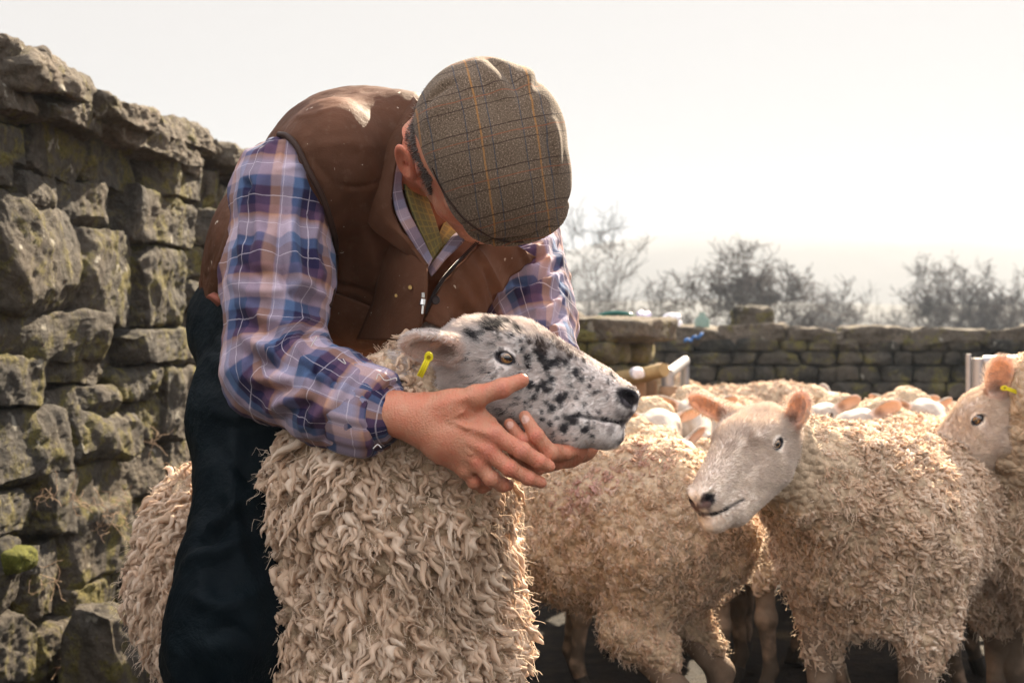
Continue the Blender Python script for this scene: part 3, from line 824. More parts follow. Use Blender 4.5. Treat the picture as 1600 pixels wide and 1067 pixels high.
# ---- prototypes of the flock, built at the origin facing +x
def proto(kind):
    if kind == 'up': hx, O = A(.92, 0, -.40), A(.52, 0, .80)
    elif kind == 'turn': hx, O = A(.45, .80, -.36), A(.50, .05, .80)
    elif kind == 'down': hx, O = A(.30, 0, -.95), A(.58, 0, .56)
    elif kind == 'droop': hx, O = A(.72, .1, -.68), A(.53, 0, .70)
    M = basis(hx, (.3, 0, .94) if kind != 'down' else (1, 0, .2))
    ears = [(O-.014*M[0]+y*.046*M[1]+.004*M[2], nrm(y*M[1]*.9-M[0]*.35+M[2]*.10), nrm(M[0]*.9+y*M[1]*.2-.2*M[2]), .105, .055) for y in (-1, 1)]
    return make_sheep((1, 0), (0, 0), O, M, ears, hs=1.05, h=.006, hero=False, fur_alb=.50, spotted=(kind == 'up2'), rt=.18, half=.31, zc=.58, nz=.03, neck_r=(.098, .080),
                      wool=dict(n=6000, K=6, L=.024, W=.0080, S=4, r0=.0011, lift=.45, curl=.7))
# ------------------------------------------------------------------ ground
def build_ground():
    n = 260
    xs = np.linspace(-1, 1, n); g = np.sign(xs)*(np.abs(xs)**3.2)*560
    g = g+xs*6
    X, Y = np.meshgrid(g, g+4, indexing='ij')
    p = np.stack([X.ravel(), Y.ravel(), 0*X.ravel()], 1)
    r_ = np.hypot(p[:, 0], p[:, 1])
    z = .012*fbm(p*3.0, 3)*np.clip(1-r_/40, 0, 1)
    fall = np.clip((p[:, 1]-14)/120, 0, 1); z = z-fall*14                    # the land drops away behind the far wall
    p[:, 2] = z-.006
    i = np.arange(n-1)[:, None]*n; j = np.arange(n-1)[None]
    f = np.stack([i+j, i+n+j, i+n+j+1, i+j+1], -1).reshape(-1, 4)
    m = NT('ground_mud')
    n1 = m.noise(1.2, 6, .7); n2 = m.noise(14, 6, .75); n3 = m.noise(90, 3, .7)
    c = m.ramp(n2, [(.3, (.006, .005, .0045)), (.5, (.015, .011, .008)), (.68, (.036, .026, .016))])
    straw = m.ramp(m.math('ADD', n1, m.math('MULTIPLY', n3, .25)), [(.72, 0), (.84, .8)])
    c = m.mix(straw, c, (.11, .075, .035)); m.base(c)
    m.bump(m.math('ADD', n2, m.math('MULTIPLY', n3, .35)), 1.0, .03)
    m.b.inputs['Roughness'].default_value = .8
    o = obj('ground', new_mesh('ground', p, f, [m.m])); tag(o, 'dark trampled mud and straw of the sheep pen', 'ground', kind='structure')
# ------------------------------------------------------------------ stones
def stone(mb, c, hx, hy, hz, M, seed, nsub=12, rough=.10, round_=.35, chips=True):
    """rough block centred at c, half sizes along the rows of M; cube grid pushed to a worn, faceted block"""
    n = nsub; t = np.linspace(-1, 1, n+1)
    vs_, fs_ = [], []; off = 0
    for ax in range(3):
        for sgn in (-1, 1):
            a, b = np.meshgrid(t, t, indexing='ij'); q = np.zeros((n+1, n+1, 3))
            o1, o2 = [(1, 2), (2, 0), (0, 1)][ax]
            q[..., ax] = sgn; q[..., o1] = a; q[..., o2] = b
            i = np.arange(n)[:, None]*(n+1); j = np.arange(n)[None]
            f = np.stack([i+j, i+n+1+j, i+n+1+j+1, i+j+1], -1).reshape(-1, 4)
            if sgn < 0: f = f[:, ::-1]
            vs_.append(q.reshape(-1, 3)); fs_.append(f+off); off += (n+1)**2
    q = np.concatenate(vs_); f = np.concatenate(fs_)
    key = np.round(q*n*4).astype(int); _, ix, inv = np.unique(key, axis=0, return_index=True, return_inverse=True)
    q = q[ix]; f = inv.reshape(-1)[f]
    H = A(hx, hy, hz); mh = H.min()
    p = q*H
    rr = round_*mh                                      # round the edges
    inner = np.clip(p, -(H-rr), H-rr); d = p-inner; l = np.linalg.norm(d, axis=1)
    dn = d/np.maximum(l, 1e-9)[:, None]; p = np.where(l[:, None] > 0, inner+dn*rr, p)
    outn = nrm(q**3*0.7+d/np.maximum(l, 1e-9)[:, None]*.3)
    s = seed*13.7; sc = 1/np.maximum(H.mean(), .02); rr_ = np.random.default_rng(int(seed)+5000)
    tw = np.stack([noise(p*sc*.55+s), noise(p*sc*.55+s+50), noise(p*sc*.55+s+90)], 1)*mh*.20
    p = p+tw
    if chips:                                           # broken flat faces: planes that cut corners off
        for _ in range(26):
            nn = nrm(rr_.normal(size=3)*A(1, 1.5, 1)); sup = np.abs(nn)@H; dd = sup*rr_.uniform(.74, .96)
            e = p@nn-dd; p = p-np.maximum(e, 0)[:, None]*nn*.92
    ps = p*9+s
    dsp = fbm(ps, 5, .62)*rough*.26 + np.abs(noise(p*38+s))*rough*.05
    p = p+outn*(dsp*np.minimum(H.max(), .16)*1.2)[:, None]
    mb.add(np.asarray(c)+p@M, f)

WALLP = [A(-1.25, 3.47), A(.11075, .99385)]
def wall_pt(px, py):
    t = (px-800.0)/F; d = (-1.25-WALLP[1][0]/WALLP[1][1]*3.47)/(t-WALLP[1][0]/WALLP[1][1])
    p = P(px, py, d); return (d-3.47)/WALLP[1][1], p[2]
STONES = [  # px rectangles of the faces of the larger stones, read off the wall
 (-60,185,52,250),(60,203,158,285),(150,225,240,298),(240,252,320,312),(316,262,350,330),(-30,235,35,290),
 (38,266,102,320),(100,284,190,356),(193,302,310,384),(312,322,350,386),(352,290,384,350),(-45,165,46,186),
 (0,300,127,487),(120,355,217,505),(217,388,292,515),(293,390,328,436),(293,438,328,487),(294,489,330,513),(330,388,380,440),
 (-70,483,192,571),(195,512,318,569),(320,515,385,570),(-70,300,-4,480),
 (-20,558,100,640),(84,562,190,600),(105,602,193,655),(187,570,255,625),(256,568,318,686),(320,572,385,650),
 (-60,642,122,768),(122,638,225,720),(205,613,270,694),(70,722,200,828),(192,698,275,776),(268,688,322,735),
 (-70,772,78,845),(108,780,212,900),(-40,846,52,960),(52,838,108,968),(112,902,200,985),(60,970,128,1060),(128,965,168,1075),
 (-50,965,60,1070),(205,780,280,900),(200,903,270,1010),(272,740,330,850),(332,655,385,750),(170,990,260,1090),(262,855,340,960)]
MOSSY = m_stone('wall_stone', moss=.60, lich=.6)
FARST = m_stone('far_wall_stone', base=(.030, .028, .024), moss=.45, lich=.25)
COPE = m_stone('coping_stone', base=(.13, .105, .082), moss=.30, lich=.7)
DARKCORE = m_simple('wall_core', (.03, .026, .02), .95, nscale=20)
def build_left_wall():
    d = A(WALLP[1][0], WALLP[1][1], 0); n = A(d[1], -d[0], 0); up = A(0, 0, 1.); M = np.array([d, n, up])   # n faces the pen
    O = A(WALLP[0][0], WALLP[0][1], 0); TH = .42
    root = empty('dry_stone_wall', O); tag(root, 'tall dry stone wall of rough mossy blocks along the left side, behind the man', 'wall')
    mb = MB(); k = 0; occ = []
    for (x0, y0, x1, y1) in STONES:
        s0, _ = wall_pt(x0, 500); s1, _ = wall_pt(x1, 500); xm = (x0+x1)/2
        _, z1 = wall_pt(xm, y0); _, z0 = wall_pt(xm, y1)
        occ.append((s0, s1, z0, z1)); k += 1
        w = (s1-s0)/2; h_ = (z1-z0)/2; r_ = np.random.default_rng(k)
        dep = .15; outw = r_.uniform(-.03, .03)
        c = d*(s0+s1)/2+n*(-dep+outw)+up*(z0+z1)/2
        a = r_.uniform(-.05, .05); b = r_.uniform(-.10, .10)
        R = np.array(Matrix.Rotation(a, 3, 'Y')@Matrix.Rotation(b, 3, 'Z'))
        stone(mb, c, w*.985, dep, h_*.97, R@M, k, 46, rough=.26, round_=.15)
    # the rest of the wall in courses of the same make, outside the hand-read area
    r_ = np.random.default_rng(44); z = -.05
    while z < 1.50:
        ch = r_.uniform(.09, .17); s = -2.2
        while s < 3.3:
            w = r_.uniform(.14, .34)
            z0, z1 = z, z+ch
            if not any(s+w > a-.0 and s < b+.0 and z1 > c_+.01 and z0 < d_-.01 for a, b, c_, d_ in occ):
                k += 1; c = d*(s+w/2)+n*(-.15+r_.uniform(-.015, .015))+up*(z0+z1)/2
                stone(mb, c, w*.495, .15, ch*.49, M, k, 16, rough=.3, round_=.4)
            elif (s > -.6 and s < 2.6):      # small packing stones behind the gaps
                k += 1; c = d*(s+w/2)+n*(-.215)+up*(z0+z1)/2
                stone(mb, c, w*.5, .135, ch*.5, M, k, 8, rough=.3, round_=.5)
            s += w
        z += ch
    o = obj('stonework', mb.mesh('stonework', [MOSSY]), root)
    core = MB(); core.box(d*.6-n*.24+up*.72, (2.75, .06, .74), M); obj('core', core.mesh('core', [DARKCORE], False), root)
    back = MB()
    for zz in np.arange(.08, 1.5, .16):
        s = -2.1
        while s < 3.3:
            w = r_.uniform(.2, .4); k += 1
            stone(back, d*(s+w/2)-n*.36+up*zz, w*.49, .10, .078, M, k, 5, rough=.3); s += w
    obj('back_face', back.mesh('back_face', [MOSSY]), root)
    # flat coping slabs: (px0, px1, y top, y bottom, overhang)
    for (x0, x1, ya, yb, oh) in [(-160,-20,60,130,.03),(-25,132,95,150,.06),(-30,78,78,108,.03),(60,152,168,200,.05),(98,232,160,196,.06),(150,300,200,240,.03),(228,330,192,226,.05),
                                 (255,312,244,270,.02),(330,388,232,262,.06),(385,430,262,285,.02),(300,345,225,250,.03),(-40,50,142,167,.02),(425,480,285,305,.03)]:
        s0, _ = wall_pt(x0, 500); s1, _ = wall_pt(x1, 500); _, z1 = wall_pt((x0+x1)/2, ya); _, z0 = wall_pt((x0+x1)/2, yb)
        k += 1; m1 = MB(); r2 = np.random.default_rng(k)
        R = np.array(Matrix.Rotation(r2.uniform(-.03, .03), 3, 'Y')@Matrix.Rotation(r2.uniform(-.08, .08), 3, 'Z'))
        stone(m1, d*(s0+s1)/2+n*(-.19+oh)+up*(z0+z1)/2, (s1-s0)/2, .22, max((z1-z0)/2, .03), R@M, k, 44, rough=.34, round_=.2)
        obj('coping_stone', m1.mesh('coping_stone', [COPE]), root)
    # moss cushion low on the wall
    m1 = MB(); s0, z0 = wall_pt(18, 872)
    stone(m1, d*s0+n*.01+up*z0, .065, .05, .026, M, 900, 24, rough=.5, round_=.9)
    mm = NT('moss'); nn_ = mm.noise(150, 5, .8); mm.base(mm.ramp(nn_, [(.3, (.045, .055, .008)), (.7, (.22, .22, .03))])); mm.bump(nn_, 1.0, .02)
    obj('moss', m1.mesh('moss', [mm.m]), root)
    # fluff of wool caught on the stones, and dead stalks
    wf = MB(); rr = np.random.default_rng(9)
    for (x, y, nn_) in [(150,810,16),(165,795,12),(212,830,18),(215,850,14),(100,770,10),(60,770,8),(225,870,12),(228,690,8),(200,930,10),(90,1030,10),(60,900,8),(262,730,6)]:
        s, z_ = wall_pt(x, y); c = d*s+n*.03+up*z_
        for _ in range(nn_):
            a = c+rr.normal(size=3)*.018; pts = [a]
            dr = nrm(rr.normal(size=3)+A(.4, 0, -.3))
            for q in range(6): dr = nrm(dr+rr.normal(size=3)*.45); pts.append(pts[-1]+dr*.012)
            wf.tube(pts, .0007, 3, False)
    obj('snagged_wool', wf.mesh('snagged_wool', [WOOL], attrs=None), root)

def build_fallen():
    for (px, py, d, h, lab, sd) in [(168, 1010, 3.75, (.09, .09, .06), 'block of stone fallen at the foot of the left wall, left of the held ewe', 61), 
                           (215, 1075, 3.9, (.10, .12, .11), 'small fallen stone touching the wall foot, nearest the man\'s trouser leg', 63), (255, 1010, 4.6, (.12, .12, .16), 'upright fallen stone in shade right behind the rump of the held ewe', 64)]:
        c = P(px, py, d); m1 = MB(); stone(m1, A(0, 0, 0), h[0], h[1], h[2]+max(0, c[2])*.5, np.array(Matrix.Rotation(sd*.7, 3, 'Z')), sd, 30, rough=.3, round_=.2)
        tag(obj('fallen_stone', m1.mesh('fallen_stone', [MOSSY]), None, (c[0], c[1], (h[2]+max(0, c[2])*.5)*.9)), lab, 'stone', 'stones fallen along the foot of the left wall')

def far_wall(name, label, p0, p1, th, ztop, seed, stone_w=(.10, .28), course=(.06, .12), cope=True, mat=None, nsub=6, step=None, under=None):
    p0 = A(*p0, 0); p1 = A(*p1, 0); L_ = np.linalg.norm(p1-p0); d = (p1-p0)/L_; n = A(d[1], -d[0], 0); up = A(0, 0, 1.)
    M = np.array([d, n, up]); r_ = np.random.default_rng(seed)
    root = empty(name, p0); tag(root, label, 'wall'); mb = MB(); z = -.04; k = seed*100
    while z < ztop-.02:
        ch = min(r_.uniform(*course), ztop-z+.02); 
        for side in ((1, -1)):
            s = -r_.uniform(0, .2)
            while s < L_:
                w = r_.uniform(*stone_w); w = min(w, L_-s+.05); k += 1
                if w > .04: stone(mb, d*(s+w/2)+n*side*(th/2-.09+r_.uniform(-.012, .012))+up*(z+ch/2), w*.49, .11, ch*.485, M, k, nsub if side > 0 else 3, rough=.3, round_=.4)
                s += w
        z += ch
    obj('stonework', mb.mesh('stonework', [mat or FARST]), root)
    c = MB(); c.box(d*L_/2+up*ztop*.48, (L_/2-.03, th/2-.13, ztop*.48), M); obj('core', c.mesh('core', [DARKCORE], False), root)
    if cope:
        s = -.05
        while s < L_:
            w = r_.uniform(.28, .62); k += 1; m1 = MB(); hh = r_.uniform(.045, .085)
            R = np.array(Matrix.Rotation(r_.uniform(-.14, .14), 3, 'Y')@Matrix.Rotation(r_.uniform(-.15, .15), 3, 'Z')@Matrix.Rotation(r_.uniform(-.1, .1), 3, 'X'))
            stone(m1, d*(s+w/2)+up*(ztop+hh*.55), w*.52, th*.56, hh, R@M, k, 12, rough=.3, round_=.45)
            obj('coping_stone', m1.mesh('coping_stone', [COPE]), root); s += w*.93
    return root, d, n
def build_far_walls():
    # long wall across the back of the pen
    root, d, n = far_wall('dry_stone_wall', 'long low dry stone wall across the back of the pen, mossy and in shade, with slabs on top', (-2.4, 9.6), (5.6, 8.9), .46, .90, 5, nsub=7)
    p = P(1180, 499, 9.12)
    m1 = MB(); stone(m1, A(0, 0, 0), .125, .12, .07, np.eye(3), 777, 20, rough=.4, round_=.5)
    tag(obj('loose_stone', m1.mesh('loose_stone', [FARST]), None, (p[0], 9.2, 1.06)), 'squarish loose stone standing on top of the far wall', 'stone')
    # nearer wall end, left of the gate
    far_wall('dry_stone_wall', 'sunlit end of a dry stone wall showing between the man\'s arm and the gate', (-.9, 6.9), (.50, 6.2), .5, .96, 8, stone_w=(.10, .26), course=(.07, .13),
             mat=m_stone('lit_wall_stone', base=(.20, .165, .10), moss=.9, lich=.6), nsub=9)  # paler copy of the wall stone, sunlight put into its base colour
# ------------------------------------------------------------------ gate, rail, posts, litter
METAL = m_simple('galvanised', (.32, .30, .30), .42, .55, 40, .12)
WOOD = m_simple('weathered_wood', (.22, .13, .075), .8, 0, 30, .5)
def build_gate():
    # hurdle seen almost end on, left
    a = P(1043, 590, 6.0); b = P(1070, 553, 7.0)
    root = empty('metal_gate', (a[0], a[1], 0)); tag(root, 'open galvanised metal gate seen almost end on, beside the wall end', 'gate')
    o = A(a[0], a[1], 0)
    fr = MB(); A0 = A(a[0], a[1], 0)-o; B0 = A(b[0], b[1], 0)-o
    zt = .80; 
    fr.tube([A0+A(0, 0, .05), A0+A(0, 0, zt)], .027, 10); fr.tube([B0+A(0, 0, .05), B0+A(0, 0, zt+.02)], .022, 10)
    fr.tube([A0+A(0, 0, zt), B0+A(0, 0, zt+.03)], .026, 10)
    obj('frame', fr.mesh('frame', [METAL]), root)
    for z in (.12, .27, .42, .58):
        m1 = MB(); m1.tube([A0+A(0, 0, z), B0+A(0, 0, z)], .014, 8); obj('bar', m1.mesh('bar', [METAL]), root)
    m1 = MB(); m1.box(A0+A(0, -.03, zt-.10), (.035, .02, .05)); m1.tube([A0+A(-.04, -.05, zt-.10), A0+A(.04, -.05, zt-.10)], .012, 8); obj('latch', m1.mesh('latch', [WOOD]), root)
    # right hand hurdle
    a = P(1528, 560, 5.2); b = P(1660, 545, 5.0)
    o = A(a[0], a[1], 0); root = empty('metal_hurdle', tuple(o)); tag(root, 'galvanised metal rail and upright at the right edge, in front of the far wall', 'hurdle')
    fr = MB(); A0 = A(0, 0, 0); B0 = A(b[0]+1.2, b[1]-.2, 0)-o
    fr.tube([A(0, 0, .04), A(0, 0, .885)], .022, 12); fr.tube([B0+A(0, 0, .04), B0+A(0, 0, .92)], .030, 12)
    fr.tube([A(.02, 0, .872), B0+A(0, 0, .905)], .021, 12)
    fr.tube([A(-.035, 0, .04), A(-.035, 0, .90)], .010, 8)
    obj('frame', fr.mesh('frame', [METAL]), root)
    for z in (.15, .33, .5, .68):
        m1 = MB(); m1.tube([A(0, 0, z), B0+A(0, 0, z)], .016, 8); obj('bar', m1.mesh('bar', [METAL]), root)
    # wooden posts and a rail by the wall end
    for (x, yt, dd, r_, lab) in [(998, 588, 5.9, .035, 'short brown wooden post nearest the wall end'), (1018, 594, 6.1, .028, 'thin brown wooden post between the wall end and the metal gate')]:
        c = P(x, yt, dd); m1 = MB(); m1.tube([A(0, 0, -.05), A(.004, 0, .4), A(0, 0, c[2])], [r_, r_*.97, r_*.9], 9)
        tag(obj('wooden_post', m1.mesh('wooden_post', [WOOD]), None, (c[0], c[1], 0)), lab, 'post', 'wooden posts by the gate')
    c = P(1008, 585, 5.85); e = P(1030, 582, 5.75)
    m1 = MB(); m1.tube([A(-.10, .10, -.02), A(0, 0, 0), e-c+A(.02, 0, .012)], [.034, .032, .028], 10)
    tag(obj('wooden_rail', m1.mesh('wooden_rail', [m_simple('pale_wood', (.28, .19, .09), .75, 0, 30, .4)]), None, tuple(c)), 'short pale log lying across the tops of the wooden posts', 'rail')
    # litter on the walls
    def bag(name, px, py, dd, size, colr, lab, seed, cat, rough=.35):
        c = P(px, py, dd); m1 = MB(); stone(m1, A(0, 0, 0), size[0], size[1], size[2], np.eye(3), seed, 16, rough=1.1, round_=.8)
        tag(obj(name, m1.mesh(name, [m_simple(name+'_plastic', colr, rough)]), None, tuple(c)), lab, cat)
    bag('plastic_bag', 1007, 505, 9.15, (.035, .04, .085), (.55, .50, .68), 'pale lilac plastic bag standing on the far wall near its left end', 1, 'bag')
    bag('plastic_bag', 1050, 505, 9.15, (.06, .05, .065), (.75, .73, .78), 'crumpled white plastic bag on the far wall, second bit of litter from the wall end', 2, 'bag')
    bag('plastic_sack', 996, 583, 5.75, (.026, .025, .020), (.60, .55, .57), 'white plastic sack snagged on top of the nearest wooden post', 3, 'sack')
    c = P(1097, 506, 9.15); m1 = MB()
    m1.tube([A(0, 0, -.09), A(0, 0, .03), A(0, 0, .055), A(0, 0, .075)], [.048, .048, .02, .018], 14)
    tag(obj('plastic_bottle', m1.mesh('plastic_bottle', [m_simple('bottle_green', (.16, .22, .18), .2)]), None, tuple(c)), 'green tinted plastic bottle standing on the far wall beside a blue rope', 'bottle')
    c = P(1083, 528, 8.85); m1 = MB(); t = np.linspace(0, 1, 30)
    m1.tube(np.stack([-.05+.11*t, 0*t+.01*np.sin(t*20), -.02+.04*t+.01*np.sin(t*15)], 1), .009, 8)
    tag(obj('blue_rope', m1.mesh('blue_rope', [m_simple('rope_blue', (.06, .16, .38), .6)]), None, tuple(c)), 'short length of bright blue rope hanging on the front of the far wall', 'rope')
    c = P(962, 494, 6.35); m1 = MB(); t = np.linspace(0, np.pi, 16)
    m1.tube(np.stack([-.09*np.cos(t), 0*t, .035*np.sin(t)-.02], 1), .012, 10)
    tag(obj('bottle', m1.mesh('bottle', [m_simple('bottle_dark', (.03, .10, .08), .1)]), None, tuple(c)), 'bent dark green plastic bottle shining on top of the sunlit wall end', 'bottle')
# ------------------------------------------------------------------ trees, hills
BARK = m_simple('bark', (.035, .028, .024), .9, 0, 12, .4)
TWIG = m_simple('twig', (.035, .024, .022), .9)
def tree_mesh(seed, H, spread, levels=5, trunk=.18, lean=0.0, up_=.35, twigs=1.0):
    r_ = np.random.default_rng(seed); segs = []
    def grow(p, d, L, r0, lev):
        n = 4; pts = [p]; rs = [r0]
        for i in range(n):
            d = nrm(d+r_.normal(size=3)*.20+A(0, 0, up_*.12)); pts.append(pts[-1]+d*L/n); rs.append(r0*(1-.5*(i+1)/n))
        segs.append((lev, np.array(pts), np.array(rs)))
        if lev >= levels:
            for q_ in pts[1:]:
                for _ in range(2):
                    dd = nrm(d+r_.normal(size=3)*.7); segs.append((lev, np.array([q_, q_+dd*L*.3, q_+nrm(dd+r_.normal(size=3)*.3)*L*.6]), np.array([r0*.4, r0*.3, r0*.2])))
            return
        nb = r_.integers(3, 5)
        if lev == 0: nb = 7
        for b in range(nb):
            t = r_.uniform(.35, 1.0) if lev else r_.uniform(.25, 1.0)
            q = pts[min(n, int(t*n+.5))]; perp = nrm(np.cross(d, r_.normal(size=3)))
            dd = nrm(d*r_.uniform(.5, .9)+perp*r_.uniform(.5, 1.0)*spread+A(0, 0, up_*.4))
            grow(q, dd, L*r_.uniform(.55, .80), max(rs[min(n, int(t*n+.5))]*.62, .009), lev+1)
    grow(A(0, 0, 0), nrm(A(lean, 0, 1)), H*.36, trunk, 0)
    tk, cr = MB(), MB()
    top = max(p[:, 2].max() for _, p, _ in segs); k_ = H/top
    segs = [(l_, p*k_, np.maximum(r0*k_*.8, .0075)) for l_, p, r0 in segs]
    for lev, p, r0 in segs:
        (tk if lev < 2 else cr).tube(p, r0, 7 if lev < 2 else 3, False)
    return tk.mesh('trunk', [BARK]), cr.mesh('crown', [TWIG])
def build_trees():
    spec = [ # px, distance, z of ground, height, spread, seed, label
     (905, 40, -3.0, 6.9, 1.0, 1, 'bare open branched tree just right of the man\'s arm', 0.25, 4),
     (860, 44, -3.2, 6.5, 1.0, 12, 'bare tree mostly hidden behind the man\'s sleeve', -.1, 4),
     (1142, 34, -2.6, 5.2, 1.3, 2, 'isolated dark twiggy tree above the loose stone on the far wall', .3, 5),
     (1085, 52, -3.5, 3.6, 1.2, 9, 'low bare tree just left of the isolated dark one', -.2, 5),
     (1245, 60, -4.0, 5.6, 1.2, 3, 'small bare tree first to the right of the isolated dark one', 0, 5),
     (1315, 64, -4.0, 6.3, 1.2, 4, 'bare tree with rounded crown near the middle of the row over the far wall', 0, 5),
     (1375, 66, -4.0, 5.7, 1.2, 5, 'bare tree below the distant pale block of woodland', 0, 5),
     (1435, 60, -4.0, 5.2, 1.2, 6, 'low bare tree left of the two tall ones at the right edge', .1, 5),
     (1500, 58, -4.0, 5.4, 1.1, 7, 'low bare tree standing before the tallest one at the right', 0, 5),
     (1548, 44, -3.0, 5.5, 1.1, 8, 'tallest bare tree, close to the right edge over the metal rail', 0, 5),
     (1615, 42, -3.0, 5.6, 1.1, 10, 'bare tree cut off by the right edge of the photograph', 0, 5)]
    for (px, d, z, H, sp, seed, lab, ln, lv) in spec:
        a, b = tree_mesh(seed, H*1.14, sp, lv, trunk=.13 if lv == 5 else .16, lean=ln)
        c = P(px, 510, d); root = empty('bare_tree', (c[0], c[1], z)); tag(root, lab, 'tree', 'bare trees beyond the far wall')
        obj('trunk', a, root); obj('crown', b, root)
    # scrub that closes the foot of the row
    r_ = np.random.default_rng(3); mb = MB()
    for i in range(1500):
        x = r_.uniform(9, 36); y = r_.uniform(58, 76); 
        if x < 12 and r_.random() < .6: continue
        p = A(x, y, -5.2); pts = [p]; d = nrm(A(r_.normal()*.35, r_.normal()*.35, 1)); L_ = r_.uniform(2.2, 5.0)*(1+.25*math.sin(x*.9))
        for q in range(5): d = nrm(d+r_.normal(size=3)*.16); pts.append(pts[-1]+d*L_/5)
        mb.tube(pts, np.linspace(.05, .012, 6), 3, False)
        for q in range(5):
            s_ = pts[r_.integers(1, 6)]; dd = nrm(d+r_.normal(size=3)*.7); mb.tube([s_, s_+dd*L_*.18, s_+dd*L_*.3+A(0, 0, .2)], [.018, .012, .008], 3, False)
    tag(obj('scrub', mb.mesh('scrub', [TWIG])), 'dense bare scrub and hedge filling the row below the distant trees', 'scrub', kind='stuff')
def build_hills():
    n = 160
    def ridge(y0, x0, x1, hf, name, lab, colr):
        xs = np.linspace(x0, x1, n); V = []
        for yy, k in ((y0-y0*.35, 0.0), (y0-y0*.2, .45), (y0-y0*.07, .85), (y0, 1.0), (y0+y0*.25, .7)):
            h_ = hf(xs); V.append(np.stack([xs, np.full(n, yy), -18+(h_+18)*k+(fbm(np.stack([xs*.02, xs*0+yy*.02, xs*0], 1), 3)*1.5)], 1))
        V = np.concatenate(V); i = np.arange(4)[:, None]*n; j = np.arange(n-1)[None]
        f = np.stack([i+j, i+j+1, i+n+j+1, i+n+j], -1).reshape(-1, 4)
        tag(obj(name, new_mesh(name, V, f, [m_simple(name+'_grass', colr, .95, 0, .05, .3)])), lab, 'hill', kind='structure')
    # far hillside whose crest shows at about y 340 of the photograph
    ridge(320, -500, 500, lambda x: 1+(510-352)/F*320*(0.35+.65/(1+np.exp(-(x-3)/23)))+1*np.sin(x*.04), 'hills', 'faint far hillside fading into the haze', (.075, .07, .068))
    ridge(170, -300, 300, lambda x: 1+(510-462)/F*170*(.75+.25*np.sin(x*.06+1)), 'near_hill', 'lower slope behind the trees', (.07, .067, .062))
    # pale block of far woodland
    r_ = np.random.default_rng(8); mb = MB()
    for i in range(260):
        x = r_.uniform(-.5, .5)*7.5; y = r_.uniform(-.5, .5)*6; h_ = 11+r_.uniform(-1.6, 1.0)
        stone(mb, A(x, y, h_*.5), .8, .8, h_*.5, np.eye(3), i, 3, rough=2, round_=.9)
    c = P(1418, 510, 300); tag(obj('plantation', mb.mesh('plantation', [m_simple('conifer', (.03, .05, .025), .9)]), None, (c[0], c[1], 1-0-.0)), 'pale square plantation of far trees fading in the haze', 'wood', kind='stuff')
def build_haze():
    mb = MB(); mb.box(A(0, 290, 2.5), (620, 330, 24.5))
    o = obj('haze', mb.mesh('haze', [], False)); tag(o, 'pale sunlit haze over the valley', 'haze', kind='stuff')
    m = bpy.data.materials.new('haze'); m.use_nodes = True; t = m.node_tree; t.nodes.clear()
    out = t.nodes.new('ShaderNodeOutputMaterial'); pv = t.nodes.new('ShaderNodeVolumePrincipled')
    pv.inputs['Color'].default_value = (.36, .42, .50, 1); pv.inputs['Density'].default_value = HAZE; pv.inputs['Anisotropy'].default_value = .3
    t.links.new(pv.outputs[0], out.inputs['Volume']); o.data.materials.append(m)
HAZE = .0014
if not ONLY or 'set' in ONLY:
    build_ground(); build_left_wall(); build_fallen(); build_far_walls(); build_gate(); build_trees(); build_hills(); build_haze()
elif 'gr' in ONLY: build_ground()
# ------------------------------------------------------------------ the man
def m_skin():
    m = NT('skin')
    a = m.attr('col').outputs['Vector']
    n1 = m.noise(45, 5, .65); n2 = m.noise(400, 3, .6)
    c = m.mix(m.ramp(n1, [(.35, 0), (.7, .55)]), a, m.mix(1.0, a, (1.0, .68, .60), 'MULTIPLY'))
    c = m.mix(m.ramp(n2, [(.60, 0), (.78, .35)]), c, m.mix(1.0, a, (.62, .5, .45), 'MULTIPLY'))
    m.base(c); m.b.inputs['Roughness'].default_value = .48; m.b.inputs['Specular IOR Level'].default_value = .3
    m.b.inputs['Subsurface Weight'].default_value = .22; m.b.inputs['Subsurface Radius'].default_value = (1, .3, .15); m.b.inputs['Subsurface Scale'].default_value = .006
    v = m.n('TexVoronoi'); v.inputs['Scale'].default_value = 420; m.l(m.co(), v.inputs['Vector'])
    w = m.n('TexWave'); w.inputs['Scale'].default_value = 60; w.inputs['Distortion'].default_value = 9; w.inputs['Detail'].default_value = 3; m.l(m.co(), w.inputs['Vector'])
    m.bump(m.math('ADD', m.math('ADD', m.math('MULTIPLY', v.outputs['Distance'], .5), n1), m.math('MULTIPLY', w.outputs['Fac'], .22)), .55, .0024)
    return m.m
